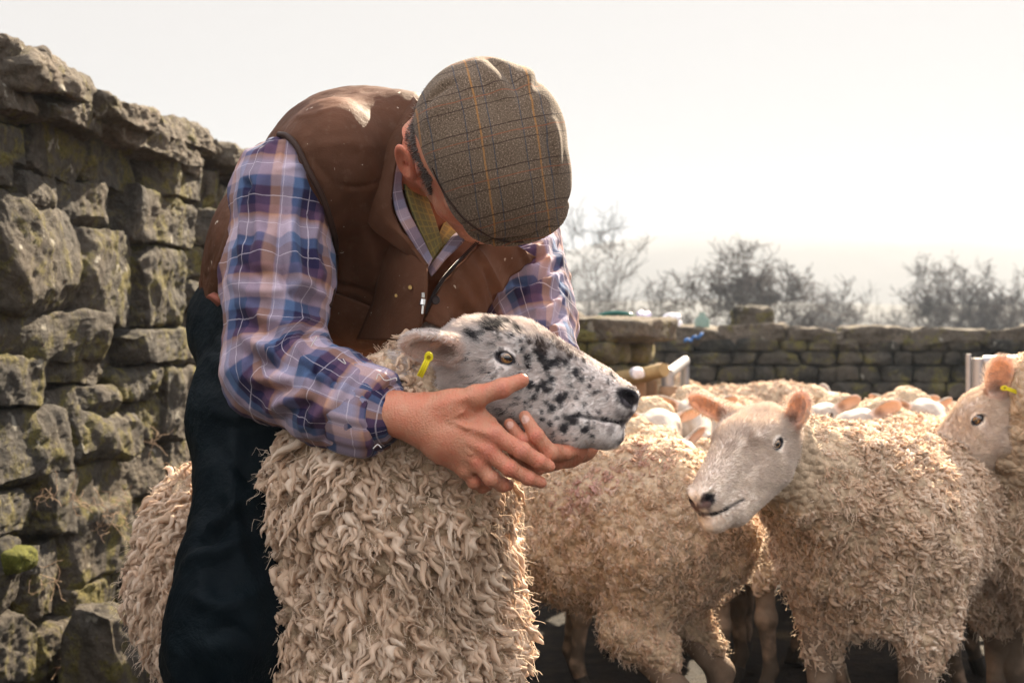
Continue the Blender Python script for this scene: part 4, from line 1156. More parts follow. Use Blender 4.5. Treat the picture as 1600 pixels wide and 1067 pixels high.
def m_plaid(name, period, xs, ys, line, soft=.35, weave=900, lines=((.14, .008), (.60, .006))):
    """woven check from the 'uv' attribute (metres along and across the cloth)"""
    m = NT(name)
    uv = m.attr('cloth_uv').outputs['Vector']; sp = m.n('SeparateXYZ'); 
    wv = m.n('TexNoise'); wv.inputs['Scale'].default_value = 10; m.l(uv, wv.inputs['Vector'])
    m.l(uv, sp.inputs[0])
    wob = m.math('MULTIPLY', m.math('SUBTRACT', wv.outputs['Fac'], .5), .006)
    cols = []; lm = None
    for ax, stops in (('X', xs), ('Y', ys)):
        u = m.math('FRACT', m.math('DIVIDE', m.math('ADD', sp.outputs[ax], wob), period[0 if ax == 'X' else 1]))
        cols.append(m.ramp(u, stops, 'CONSTANT' if soft == 0 else 'LINEAR'))
        for (lp, lw) in lines:
            k = m.math('LESS_THAN', m.math('ABSOLUTE', m.math('SUBTRACT', u, lp)), lw)
            lm = k if lm is None else m.math('MAXIMUM', lm, k)
    c = m.mix(.5, cols[0], cols[1])
    c = m.mix(m.math('MULTIPLY', lm, .32), c, line)
    n1 = m.noise(weave, 2, .6, uv); n2 = m.noise(25, 4, .6, uv)
    c = m.mix(m.ramp(n1, [(.35, .38), (.65, 0)]), c, m.mix(1.0, c, (.5, .45, .45), 'MULTIPLY'))
    c = m.mix(m.ramp(n2, [(.45, 0), (.75, .35)]), c, m.mix(1.0, c, (.75, .62, .55), 'MULTIPLY'))
    m.base(c); m.b.inputs['Roughness'].default_value = .88; m.b.inputs['Sheen Weight'].default_value = .06; m.b.inputs['Sheen Roughness'].default_value = .5
    m.bump(m.math('ADD', m.math('MULTIPLY', n1, .35), n2), .45, .004)
    return m.m
SKIN = m_skin()
def st(*a): return list(a)
_dk, _bl, _lt, _mv, _tn = (.022, .018, .055), (.08, .13, .25), (.43, .345, .42), (.105, .055, .10), (.42, .23, .155)
PLAID = m_plaid('shirt_check', (.086, .090),
    [(0, _dk), (.26, _dk), (.29, _bl), (.42, _bl), (.45, _lt), (.62, _lt), (.65, _tn), (.78, _tn), (.81, _mv), (1, _mv)],
    [(0, _dk), (.28, _dk), (.31, _mv), (.42, _mv), (.45, _tn), (.56, _lt), (.80, _lt), (.83, _bl), (.97, _bl), (1, _dk)], (.80, .72, .78))
TATTER = m_plaid('undershirt_check', (.022, .022), [(0, (.20, .17, .07)), (1, (.26, .22, .09))], [(0, (.16, .16, .08)), (.5, (.26, .20, .07)), (1, (.16, .16, .08))], (.55, .42, .10), lines=((.5, .07), (.05, .05)))
def m_vest():
    m = NT('vest_cloth')
    n1 = m.noise(5, 4, .6); n2 = m.noise(60, 5, .7); n3 = m.noise(900, 2, .5)
    c = m.ramp(n1, [(.3, (.050, .021, .011)), (.6, (.112, .049, .028)), (.8, (.175, .086, .052))])
    c = m.mix(m.ramp(n2, [(.55, 0), (.8, .5)]), c, (.16, .095, .065))
    sp = m.ramp(m.noise(75, 2, .5, dist=.5), [(.735, 0), (.75, .8)]); c = m.mix(sp, c, (.50, .42, .34))
    sm = m.ramp(m.math('ADD', m.noise(9, 4, .7, dist=1.0), m.math('MULTIPLY', n2, .3)), [(.83, 0), (.93, .55)]); c = m.mix(sm, c, (.30, .21, .15))
    m.base(c); m.b.inputs['Roughness'].default_value = .62; m.b.inputs['Sheen Weight'].default_value = .0; m.b.inputs['Specular IOR Level'].default_value = .06; m.b.inputs['Sheen Roughness'].default_value = .45
    m.b.inputs['Sheen Tint'].default_value = (1, .8, .7, 1)
    m.bump(m.math('ADD', m.math('MULTIPLY', n3, .2), m.math('ADD', n2, n1)), .35, .006)
    return m.m
VEST = m_vest()
PIPE = m_simple('vest_piping', (.035, .018, .013), .55)
def m_trouser():
    m = NT('waxed_trouser')
    n1 = m.noise(7, 6, .7, dist=.6); n2 = m.noise(90, 4, .7)
    m.base(m.ramp(n1, [(.3, (.001, .0025, .004)), (.55, (.002, .005, .007)), (.75, (.009, .014, .017))]))
    m.b.inputs['Roughness'].default_value = .6; m.b.inputs['Specular IOR Level'].default_value = .06; m.bump(m.math('ADD', n1, m.math('MULTIPLY', n2, .25)), .8, .012)
    return m.m
TROUS = m_trouser()
def m_tweed():
    m = NT('cap_tweed')
    uv = m.attr('cloth_uv').outputs['Vector']; sp = m.n('SeparateXYZ'); m.l(uv, sp.inputs[0])
    wv = m.n('TexNoise'); wv.inputs['Scale'].default_value = 14; m.l(uv, wv.inputs['Vector'])
    wob = m.math('MULTIPLY', m.math('SUBTRACT', wv.outputs['Fac'], .5), .006)
    n1 = m.noise(420, 3, .85, uv); n2 = m.noise(1500, 2, .7, uv); n3 = m.noise(30, 3, .6, uv)
    c = m.ramp(n1, [(.30, (.032, .020, .012)), (.45, (.098, .067, .044)), (.56, (.155, .108, .074)), (.68, (.36, .265, .20))])
    c = m.mix(m.ramp(n3, [(.4, 0), (.7, .4)]), c, (.15, .11, .075))
    thr = m.math('GREATER_THAN', n2, .44)
    # threads: (axis, period, centre fraction, half width, colour, strength)
    for ax, per, ctr, hw, colr, k in (('Y', .080, .30, .016, (.36, .16, .04), .7), ('Y', .080, .06, .010, (.03, .045, .07), .75), ('Y', .080, .48, .010, (.03, .045, .07), .75),
                                      ('X', .058, .20, .014, (.035, .018, .012), .9), ('X', .058, .62, .013, (.035, .018, .012), .8), ('X', .058, .41, .014, (.26, .075, .03), .6)):
        u = m.math('FRACT', m.math('ADD', m.math('DIVIDE', m.math('ADD', sp.outputs[ax], wob), per), 10.0))
        d = m.math('ABSOLUTE', m.math('SUBTRACT', u, ctr))
        k_ = m.math('MULTIPLY', m.math('LESS_THAN', d, hw), k)
        # dashes of the twill
        c = m.mix(m.math('MULTIPLY', k_, m.math('ADD', m.math('MULTIPLY', thr, .65), .35)), c, colr)
    m.base(c); m.b.inputs['Roughness'].default_value = .9; m.b.inputs['Sheen Weight'].default_value = .08; m.b.inputs['Sheen Roughness'].default_value = .5
    m.bump(m.math('ADD', n1, n3), .5, .0025)
    return m.m
TWEED = m_tweed()
BRASS = m_simple('brass', (.45, .30, .12), .3, 1.0); STEEL = m_simple('steel', (.5, .48, .46), .25, 1.0); DKMET = m_simple('dark_snap', (.04, .03, .03), .35, .6)
HAIR = m_fur(); THREAD = m_simple('thread', (.62, .58, .55), .8)

def ev_prog(prog, p):
    d = np.full(len(p), 5.0)
    for op, pr, k in prog:
        v = pr[2](p)
        k = max(k, 1e-5)
        if op == 'u': hh = np.clip(.5+.5*(d-v)/k, 0, 1); d = d*(1-hh)+v*hh-k*hh*(1-hh)
        else: hh = np.clip(.5-.5*(d+v)/k, 0, 1); d = d*(1-hh)-v*hh+k*hh*(1-hh)
    return d
CAMP = A(0, 0, CAMZ)
def trace(prog, pxy, off=0.0, d0=1.3):
    """points of a surface seen at photograph pixels, pulled towards the viewer by off metres"""
    pxy = np.asarray(pxy, float)
    dirs = nrm(np.stack([(pxy[:, 0]-800)/F, np.ones(len(pxy)), -(pxy[:, 1]-510)/F], 1))
    t = np.full(len(pxy), d0)
    for _ in range(90): t = t+np.clip(ev_prog(prog, CAMP+dirs*t[:, None]), -.05, .08)*.8
    t = np.minimum(t, 2.75)
    return CAMP+dirs*(t-off)[:, None]

FK = 1.0
def fold_disp(v, n, folds):
    """folds: (polyline, width, height): cloth ridges (+) and creases (-) laid along curves on the surface"""
    out = np.zeros(len(v))
    for pts, w, a in folds:
        lo = pts.min(0)-w*3; hi = pts.max(0)+w*3
        m = np.where(np.all((v > lo)&(v < hi), axis=1))[0]
        if not len(m): continue
        q = v[m]; best = np.full(len(m), 9.); tb = np.zeros(len(m)); L_ = len(pts)-1
        for i in range(L_):
            ba = pts[i+1]-pts[i]; t = np.clip((q-pts[i])@ba/max(ba@ba, 1e-12), 0, 1)
            d = np.linalg.norm(q-pts[i]-t[:, None]*ba, axis=1); k = d < best
            best[k] = d[k]; tb[k] = (i+t[k])/L_
        env = np.sin(np.clip(tb, 0.02, .98)*np.pi)**.6
        out[m] += a*FK*env*np.exp(-(best/w)**2)
    return v+n*out[:, None]

HF = nrm(A(.26, -.20, -.93)); HM = basis(HF, (.05, -.95, .30)); HC = P(738, 246, 2.0)
def H(a, b, c): return HC+a*HM[0]+b*HM[1]+c*HM[2]
SH_R, EL_R, WR_R = P(446, 300, 2.08), P(430, 578, 2.0), P(632, 647, 1.885)
SH_L, EL_L, WR_L = P(798, 388, 2.36), P(826, 492, 2.24), P(890, 662, 2.06)
def limb_uv(v, chains):
    """cloth coordinates along and around the nearest limb axis"""
    best = np.full(len(v), 9.); uv = np.zeros((len(v), 3))
    for pts, off in chains:
        s0 = 0.0; ref = nrm(A(.2, -1, .1)); pts = catmull(pts, 30)
        for a, b in zip(pts[:-1], pts[1:]):
            ba = b-a; L_ = np.linalg.norm(ba); t_ = ba/L_
            t = np.clip((v-a)@ba/L_**2, 0, 1); r_ = v-a-t[:, None]*ba; d = np.linalg.norm(r_, axis=1)
            x = nrm(ref-t_*(ref@t_)); y = np.cross(t_, x)
            ang = np.arctan2(r_@y, r_@x); k = d < best; best[k] = d[k]
            uu = s0+((v-a)@t_)
            uv[k, 0] = ang[k]*.075+off+.035; uv[k, 1] = uu[k]+off
            s0 += L_
    return uv

VEST_P = [('u', cone(P(438, 470, 2.42), P(480, 400, 2.36), .135, .150), .05),
          ('u', cone(P(480, 400, 2.36), P(585, 305, 2.25), .150, .158), .06),
          ('u', ell(P(548, 262, 2.26), A(.135, .13, .118), None), .05),
          ('u', ell(P(527, 264, 2.11), A(.088, .105, .104), None), .05),
          ('u', cone(P(610, 330, 2.25), P(755, 400, 2.33), .135, .095), .05),
          ('u', cone(P(520, 440, 2.30), P(700, 455, 2.28), .115, .10), .06),
          ('u', cone(P(560, 258, 2.24), P(628, 218, 2.16), .090, .072), .04)]
SLEEVE_P = chain([P(482, 292, 2.13), SH_R, P(434, 440, 2.04), EL_R, P(520, 622, 1.945), P(578, 640, 1.913)], [.058, .071, .073, .068, .060, .053], .03) + \
           chain([P(755, 392, 2.34), SH_L, P(816, 440, 2.29), EL_L, P(856, 590, 2.13)], [.08, .078, .070, .066, .055], .03)

def hand_prims():
    pr = []
    def ch(pts, rs, k): pr.extend(chain([P(*p) for p in pts], rs, k))
    # right hand, seen from its back, thumb up along the cheek
    Wr = (632, 647, 1.885)
    ch([(560, 636, 1.92), (600, 642, 1.90), Wr], [.036, .031, .0262], .012)
    ch([Wr, (668, 652, 1.880), (772, 678, 1.860)], [.0262, .026, .0130], .014)
    ch([(640, 652, 1.884), (700, 680, 1.869), (762, 704, 1.862)], [.024, .022, .0125], .014)
    ch([(640, 655, 1.886), (695, 692, 1.874), (747, 723, 1.868)], [.022, .020, .0120], .014)
    ch([(640, 658, 1.890), (690, 698, 1.880), (727, 733, 1.876)], [.020, .018, .0110], .012)
    ch([(668, 640, 1.880), (705, 634, 1.868), (744, 619, 1.858)], [.020, .0195, .0140], .016)
    ch([(744, 619, 1.858), (784, 606, 1.853), (815, 594, 1.860)], [.0140, .0118, .0098], .006)
    pr.append(('u', ball(P(744, 619, 1.857), .0148), .006)); pr.append(('u', ball(P(784, 606, 1.853), .0124), .004))
    ch([(735, 640, 1.872), (762, 662, 1.872)], [.0135, .0125], .014)
    fingers = [([(772, 678, 1.860), (816, 704, 1.856), (842, 720, 1.862), (858, 728, 1.870)], [.0122, .0108, .0098, .0082]),
               ([(762, 704, 1.862), (797, 731, 1.857), (826, 746, 1.865), (845, 753, 1.874)], [.0122, .0106, .0097, .0080]),
               ([(747, 723, 1.868), (768, 747, 1.866), (786, 757, 1.878), (794, 757, 1.890)], [.0115, .0102, .0092, .0078]),
               ([(727, 733, 1.876), (741, 752, 1.882), (754, 760, 1.895), (762, 759, 1.905)], [.0100, .0088, .0080, .0070])]
    for pts, rs in fingers:
        ch(pts, rs, .0035); 
        pr.append(('u', ball(P(*pts[0])+A(0, -.0015, .001), rs[0]*1.06), .006)); pr.append(('u', ball(P(*pts[1])+A(0, -.001, .0005), rs[1]*1.07), .003)); pr.append(('u', ball(P(*pts[2]), rs[2]*1.05), .002))
    # tendons and veins on the back of the hand
    for a, b, r_ in [((668, 648, 1.858), (762, 676, 1.8485), .0036), ((672, 660, 1.858), (752, 700, 1.8505), .0036), ((676, 672, 1.862), (740, 720, 1.857), .0034), ((655, 640, 1.860), (735, 620, 1.8455), .0036)]:
        pr.append(('u', cone(P(*a), P(*b), r_, r_), .006))
    for pts in [[(640, 640, 1.8595), (668, 655, 1.8545), (700, 655, 1.850), (730, 668, 1.847)], [(668, 655, 1.8545), (690, 678, 1.8525), (715, 690, 1.8520), (735, 708, 1.852)], [(612, 632, 1.872), (640, 640, 1.8595)], [(700, 655, 1.850), (722, 643, 1.8475)]]:
        ch(pts, [.0026]*len(pts), .003)
    # left hand, cupped under the jaw from the far side
    ch([(856, 590, 2.12), (900, 650, 2.06), (904, 690, 2.00), (888, 706, 1.955)], [.032, .027, .026, .019], .016)
    ch([(896, 682, 1.985), (902, 697, 1.945), (884, 706, 1.915)], [.019, .0135, .0105], .010)
    ch([(890, 704, 1.955), (868, 716, 1.935)], [.020, .016], .012)
    for pts, rs in [([(880, 706, 1.935), (858, 706, 1.884), (838, 680, 1.873), (820, 650, 1.884)], [.0125, .0113, .0100, .0080]),
                    ([(870, 716, 1.945), (836, 712, 1.888), (816, 688, 1.880), (796, 662, 1.893)], [.0125, .0108, .0098, .0080]),
                    ([(864, 722, 1.960), (838, 730, 1.915), (806, 706, 1.893), (790, 684, 1.898)], [.0120, .0105, .0092, .0078])]:
        ch(pts, rs, .0035); pr.append(('u', ball(P(*pts[1]), rs[1]*1.07), .003)); pr.append(('u', ball(P(*pts[2]), rs[2]*1.05), .002))
    return pr
def head_man():
    pr = []; u = lambda q, k: pr.append(('u', q, k)); s = lambda q, k: pr.append(('s', q, k))
    u(ell(H(-.012, 0, .035), A(.096, .077, .086), HM), .03)
    u(ell(H(.036, 0, -.028), A(.058, .060, .080), HM), .03)
    for y in (-1, 1):
        u(cone(H(.0, y*.056, -.052), H(.068, y*.020, -.106), .018, .017), .028)
        u(ball(H(.052, y*.045, -.022), .021), .02)
        u(cone(H(.084, y*.012, .026), H(.068, y*.048, .024), .010, .008), .012)
        s(ball(H(.092, y*.031, .010), .014), .008)
        u(ell(H(.074, y*.031, .009), A(.0145, .0155, .0125), HM), .003)
        u(ball(H(.100, y*.011, -.035), .0085), .005)
        e = H(-.004, y*.083, .002)
        ed = nrm(-.30*HM[0]+.95*HM[2]); en = nrm(y*HM[1]*.85+HM[0]*.45); en = nrm(en-ed*(en@ed)); E = np.array([ed, np.cross(en, ed), en])
        c = H(-.012, y*.094, .008)
        u(ell(c, A(.0370, .0215, .0065), E), .006)
        u(ball(H(-.002, y*.080, -.018), .010), .006)
        s(ell(c+en*.0055+ed*.003, A(.0270, .0150, .0062), E), .003)
        u(cone(c+ed*.004+E[1]*.004*y, c+ed*.018+E[1]*.006*y, .0028, .0022), .003)
        s(ell(c+en*.002-ed*.006, A(.008, .006, .010), E), .002)
    u(ball(H(.074, 0, -.108), .020), .02)
    u(cone(H(.090, 0, .016), H(.112, 0, -.026), .0085, .0120), .012)
    u(cone(H(.086, -.020, -.060), H(.086, .020, -.060), .0085, .0085), .008); u(cone(H(.083, -.017, -.074), H(.083, .017, -.074), .0085, .0085), .007)
    s(cone(H(.098, -.026, -.0668), H(.098, .026, -.0668), .0025, .0025), .003)
    return pr
def sweep_patch(name, rows, nu, nv, th, mat, parent, base, uvo=(0, 0), bump=None):
    v, f, uv = sheet(rows, nu, nv, th, bump); uv = uv+A(uvo[0], uvo[1], 0)
    return obj(name, new_mesh(name, v-base, f, [mat], True, {'cloth_uv': uv}), parent)

def build_man():
    base = np.array([-.30, 2.25, 0.0])
    def lb(m_):
        m_.v = [q_-base for q_ in m_.v]; return m_
    root = empty('person', base); tag(root, 'man in tweed flat cap, check shirt and brown gilet bending over the sheep he holds', 'person')
    # ---- skin: head, neck, torso, arms, hands and legs in one surface
    pr = [('u', cone(P(440, 480, 2.42), P(580, 310, 2.27), .11, .12), .04), ('u', cone(P(520, 300, 2.22), P(740, 380, 2.34), .09, .07), .05),
          ('u', cone(P(602, 262, 2.17), H(-.035, 0, -.035), .062, .058), .03)]
    pr += chain([SH_R, EL_R, P(560, 636, 1.92)], [.052, .043, .036], .03)+chain([SH_L, EL_L, P(856, 590, 2.12)], [.052, .040, .032], .03)
    hipR, kneeR, ankR = P(412, 560, 2.34), P(366, 985, 2.04), A(-.43, 2.17, .09)
    hipL, kneeL, ankL = P(500, 585, 2.56), A(-.17, 2.70, .54), A(-.10, 2.84, .09)
    pr += chain([P(440, 500, 2.42), hipR, kneeR, ankR, ankR+A(.02, -.13, -.04)], [.11, .085, .052, .036, .03], .04)
    pr += chain([P(440, 500, 2.42), hipL, kneeL, ankL, ankL+A(.02, -.13, -.04)], [.11, .085, .052, .036, .03], .04)
    pr += head_man(); pr += hand_prims()
    v, f = mesh_sdf(pr, .0019); vn = vnormals(v, f)
    q = (v-HC)@HM.T
    c = np.tile(A(.50, .235, .145), (len(v), 1))
    def tint(m, colr):
        nonlocal c
        m = np.clip(m, 0, 1)[:, None]; c = c*(1-m)+A(*colr)*m
    n1 = fbm(v*55, 3)
    tint(.25+n1*.6, (.52, .175, .105))
    hd = np.linalg.norm(q, axis=1) < .19
    tint(hd*(q[:, 0] > .0)*(q[:, 2] < -.04)*(.22+.35*n1), (.36, .22, .17))      # stubble of the jaw
    tint(hd*np.clip(1-np.hypot((q[:, 0]-.088)/.016, (q[:, 2]+.067)/.016), 0, 1)*.6, (.42, .13, .10))
    tint(hd*(np.abs(q[:, 1]) > .076)*.55, (.66, .22, .14))                     # ears
    for a, r_ in [((772,678,1.850),.016),((816,704,1.846),.012),((797,731,1.848),.012),((762,704,1.852),.015),((747,723,1.858),.014),((784,606,1.843),.013),((842,720,1.855),.009),((826,746,1.857),.009),((838,680,1.863),.012),((816,688,1.87),.012)]:
        tint((1-np.linalg.norm(v-P(*a), axis=1)/r_)*.9, (.58, .20, .135))
    jr = [((816,704),(842,720)), ((797,731),(826,746)), ((768,747),(786,757)), ((784,606),(815,594)), ((838,680),(820,650)), ((816,688),(796,662)), ((772,678),(816,704)), ((762,704),(797,731))]
    for (ja, jb) in jr:
        a = np.array(ja, float); b = np.array(jb, float); d_ = (b-a)/np.linalg.norm(b-a); pxv = 800+v[:, 0]/v[:, 1]*F; pyv = 510-(v[:, 2]-CAMZ)/v[:, 1]*F
        al = (pxv-a[0])*d_[0]+(pyv-a[1])*d_[1]; ac = np.abs((pxv-a[0])*-d_[1]+(pyv-a[1])*d_[0])
        m = (np.clip(1-np.abs(np.abs(al)-3.0)/1.6, 0, 1)*(ac < 8)+np.clip(1-np.abs(al)/1.3, 0, 1)*(ac < 9))*(v[:, 1] < 1.90)*(np.abs(v[:, 0]) < .12)
        tint(m*.55, (.36, .13, .09))
    # nails
    for a, d_, r_ in [((821,655,1.876), (0,-1,0), .0065), ((797,664,1.885), (0,-1,0), .0062)]:
        m = np.clip((r_-np.linalg.norm(v-P(*a), axis=1))/.0015, 0, 1); tint(m*.75, (.72, .50, .42))
    obj('body', new_mesh('body', v-base, f, [SKIN], True, {'col': c}), root)
    # ---- hair under the cap edge, at the temple and the nape
    wt = (hd&(q[:, 2] > -.045)&(q[:, 2] < .05)&(q[:, 0] < .034)&(np.abs(q[:, 1]) < .079)).astype(float)
    wt *= ~((q[:, 0] > .010)&(q[:, 2] < -.02)); wt *= ~((np.abs(q[:, 1]) > .06)&(q[:, 0] < .012)&(q[:, 0] > -.028)&(q[:, 2] < .03))
    nf = 9000; p, tri, _, _ = sample(v, f, nf, wt); nn = nrm(vn[tri].mean(axis=1))
    fd = -HM[2]*.9-HM[0]*.25+rng.normal(size=(nf, 3))*.30; LL = .005+.005*rng.random(nf); t = np.linspace(0, 1, 4)
    C = p[:, None]+(nn*.55*LL[:, None])[:, None]*(t*(1.3-.3*t))[None, :, None]+(nrm(fd)*LL[:, None])[:, None]*(t*t)[None, :, None]
    me = strand_mesh('hair', C-base, .00042*(1-.6*t), np.zeros(nf), [HAIR]); at = me.attributes.new('col', 'FLOAT_VECTOR', 'POINT')
    g = rng.random(nf); cc = np.where((g < .5)[:, None], A(.30, .26, .24), A(.10, .065, .05)); at.data.foreach_set('vector', np.repeat(cc, 12, axis=0).astype(np.float32).ravel())
    obj('hair', me, root)
    # ---- shirt: both sleeves
    S = SLEEVE_P+[('u', cone(P(455, 440, 2.40), P(585, 320, 2.28), .110, .110), .02), ('u', cone(P(560, 310, 2.26), P(740, 395, 2.36), .085, .07), .03), ('u', cone(P(590, 290, 2.22), P(640, 260, 2.14), .07, .06), .02)]
    v, f = mesh_sdf(S, .0034)
    uv = limb_uv(v, [([P(458, 150, 2.11), P(434, 440, 2.04), EL_R, P(520, 622, 1.945), P(590, 644, 1.91)], .012), ([P(755, 392, 2.34), SH_L, P(816, 440, 2.29), EL_L, P(856, 590, 2.13)], .04)])
    uv = smooth(uv, f, 40, .6)
    vn = vnormals(v, f)
    def L(pts, w, a): return (catmull(trace(S, pts), 14), w, a)
    folds = [ # upper arm
      L([(395,250),(384,330),(378,420)], .014, .006), L([(430,225),(402,300),(410,390),(430,450)], .016, .009), L([(415,215),(392,290),(396,380)], .010, -.007),
      L([(470,300),(452,370),(470,440),(512,470)], .013, .009), L([(455,310),(436,380),(450,450),(495,490)], .011, -.008), L([(500,330),(486,390),(500,440)], .011, .006),
      L([(375,470),(420,500),(470,505),(515,490)], .014, .008), L([(372,490),(425,522),(480,520),(518,505)], .010, -.008),
      L([(372,520),(420,548),(470,545),(520,515)], .014, .010), L([(378,550),(425,568),(475,560),(524,522)], .010, -.010),
      L([(385,590),(430,590),(480,568),(530,528)], .014, .011), L([(395,615),(440,606),(490,580),(540,536)], .010, -.010),
      L([(415,640),(460,620),(505,590),(548,545)], .013, .009), L([(440,655),(480,632),(520,600),(560,552)], .010, -.008),
      L([(470,668),(508,640),(545,602),(575,565)], .012, .006), L([(360,440),(400,455),(450,450),(500,430)], .012, .005), L([(365,400),(395,425),(440,430)], .010, -.004),
      L([(500,690),(530,660),(560,620)], .009, -.005), L([(430,270),(470,262),(500,290)], .008, .004),
      # other arm
      L([(790,400),(830,395),(872,372)], .012, .009), L([(785,430),(830,425),(876,400)], .012, .010), L([(785,415),(830,410),(876,385)], .009, -.008),
      L([(790,460),(835,455),(876,430)], .012, .009), L([(800,445),(836,440),(876,415)], .009, -.008), L([(820,490),(850,490),(878,465)], .010, .009), L([(830,505),(855,505),(878,490)], .008, -.008),
      L([(860,350),(850,400),(862,450)], .010, .006)]
    v = fold_disp(v, vn, [(a_, b_*.62, c_*1.55) for a_, b_, c_ in folds]); v = v+vn*(.0045*fbm(v*20, 3)+.0035*(1-2*np.abs(noise(v*A(38, 38, 18)))))[:, None]
    v = fold_disp(v, vn, [L([(470,205),(440,250),(480,330),(505,400),(512,440)], .0018, -.003)])
    shirt = obj('shirt', new_mesh('shirt', v-base, f, [PLAID], True, {'cloth_uv': uv}), root)
    # rolled cuff of the near sleeve
    ax = nrm(P(640, 650, 1.885)-P(520, 618, 1.945)); c0 = P(566, 640, 1.918); side = nrm(np.cross(ax, A(0, 1, 0))); s2 = np.cross(ax, side)
    th = np.linspace(0, 2*np.pi, 73); rows = []
    prof = [(.040, .040), (.041, .049), (.030, .0555), (.0, .0580), (-.022, .0570), (-.030, .0545), (-.031, .050)]
    V = []
    for a_, r_ in prof:
        ring = c0+ax*a_+(np.cos(th)[:, None]*side*1.08+np.sin(th)[:, None]*s2)*r_+ax*(.006*np.sin(th*3+1))[:, None]*1.0
        ring = ring+nrm(ring-c0-ax*a_)*(.0022*np.sin(th*5)+.0016*np.sin(th*11+2)+.0012*np.sin(th*19))[:, None]; V.append(ring)
    V = np.array(V); R2 = np.array([catmull(V[:, i], 22) for i in range(73)]).transpose(1, 0, 2); n_, m_ = R2.shape[:2]
    i = np.arange(n_-1)[:, None]*m_; j = np.arange(m_-1)[None]; ff = np.stack([i+j, i+m_+j, i+m_+j+1, i+j+1], -1).reshape(-1, 4)
    uvc = np.stack(np.broadcast_arrays((th*.056)[None, :]+.03, np.linspace(0, .11, n_)[:, None]+.46, np.zeros((n_, m_))), -1).reshape(-1, 3)
    obj('cuff', new_mesh('cuff', R2.reshape(-1, 3)-base, ff, [PLAID], True, {'cloth_uv': uvc}), shirt)
    # frayed threads
    thr = MB(); 
    for a0, pts in enumerate([[(588,592),(592,584),(602,594),(618,590),(620,594)], [(528,560),(540,568),(536,560)], [(583,700),(590,694),(596,699)], [(495,525),(482,548),(478,560)]]):
        thr = MB(); thr.tube(catmull([P(x, y, 1.835 if a0 != 3 else 1.93) for x, y in pts], 16), .0006, 4)
        obj('loose_thread', lb(thr).mesh('loose_thread', [THREAD]), shirt)
    # ---- gilet
    hole = [('s', cone(P(385, 290, 1.98), P(450, 470, 1.95), .060, .065), .012)]
    v, f = mesh_sdf(VEST_P+hole, .0036); vn = vnormals(v, f); VP = VEST_P
    def L(pts, w, a): return (catmull(trace(VP, pts), 14), w, a)
    folds = [L([(430,205),(480,180),(540,165)], .006, .002), L([(470,240),(520,225),(590,232)], .008, .003), L([(520,290),(500,262),(470,235)], .006, -.002),
      L([(530,288),(560,292),(600,280)], .0035, -.0035), L([(500,300),(520,360),(525,430)], .014, .006), L([(545,300),(552,370),(548,440)], .010, -.006), L([(575,350),(590,430),(585,500)], .014, .007),
      L([(600,400),(612,460),(600,520)], .010, -.008), L([(520,440),(560,452),(610,470)], .006, -.005), L([(640,420),(640,480),(620,540)], .012, .007),
      L([(322,470),(350,400),(365,340)], .012, .006), L([(335,480),(362,420),(380,350)], .010, -.006),
      L([(760,385),(730,440),(700,500)], .013, .010), L([(780,390),(752,445),(724,505)], .009, -.009), L([(800,392),(775,440),(745,500)], .013, .010), L([(815,395),(792,440),(765,490)], .009, -.009), L([(740,380),(708,440),(680,490)], .009, -.008),
      L([(700,430),(690,480),(680,520)], .008, .007)]
    v = fold_disp(v, vn, folds); v = v+vn*((.0028*fbm(v*14, 4)+.0022*(1-2*np.abs(noise(v*26)))+.0014*(1-2*np.abs(noise(v*55+3))))*(1-.6*np.clip((v[:, 2]-1.09)/.03, 0, 1)))[:, None]
    vest = obj('gilet', new_mesh('gilet', v-base, f, [VEST]), root)
    U = VEST_P+SLEEVE_P
    rim = MB(); rp = trace(VEST_P+SLEEVE_P, [(436,210),(449,213),(464,230),(485,272),(503,306),(514,338),(523,370),(525,400),(522,440),(514,478)], .0045); rim.tube(catmull(rp, 60), .0045, 8)
    obj('armhole_binding', lb(rim).mesh('armhole_binding', [PIPE]), vest)
    bump = lambda p: .0018*fbm(p*22, 2)
    # standing collar and lapel on his right
    def T(pts, off): return list(trace(VEST_P+[('u', cone(P(602, 262, 2.17), H(-.035, 0, -.035), .062, .058), .03)], pts, off))
    r1 = [P(648, 152, 2.12), P(612, 205, 2.085), P(585, 262, 2.07), P(570, 315, 2.07), P(580, 352, 2.07), P(622, 385, 2.06), P(664, 412, 2.05)]
    r2 = [P(652, 158, 2.10), P(622, 210, 2.065), P(602, 265, 2.05), P(594, 315, 2.045), P(602, 345, 2.045), P(635, 375, 2.04), P(667, 416, 2.04)]
    r3 = [P(650, 165, 2.10), P(632, 215, 2.055), P(617, 265, 2.045), P(612, 315, 2.04), P(620, 345, 2.04), P(642, 382, 2.04), P(669, 424, 2.04)]
    sweep_patch('collar', [r1, r2, r3], 70, 26, .006, VEST, vest, base, bump=bump)
    r1 = [P(666, 412, 2.035), P(668, 440, 2.03), P(664, 480, 2.03), P(650, 530, 2.04)]; r2 = [P(636, 392, 2.06), P(634, 440, 2.06), P(626, 480, 2.065), P(610, 530, 2.08)]; r3 = [P(600, 380, 2.13), P(590, 440, 2.14), P(580, 480, 2.16), P(560, 530, 2.18)]
    sweep_patch('placket', [r1, r2, r3], 50, 20, .005, VEST, vest, base, bump=bump)
    # front edge on his left with the zip
    r1 = [P(772, 362, 2.12), P(745, 384, 2.09), P(712, 418, 2.07), P(682, 456, 2.055), P(660, 500, 2.05)]; r2 = [P(800, 380, 2.14), P(772, 402, 2.11), P(740, 436, 2.085), P(710, 476, 2.07), P(690, 515, 2.06)]; r3 = [P(830, 398, 2.20), P(800, 425, 2.17), P(770, 460, 2.14), P(742, 497, 2.12), P(722, 530, 2.11)]
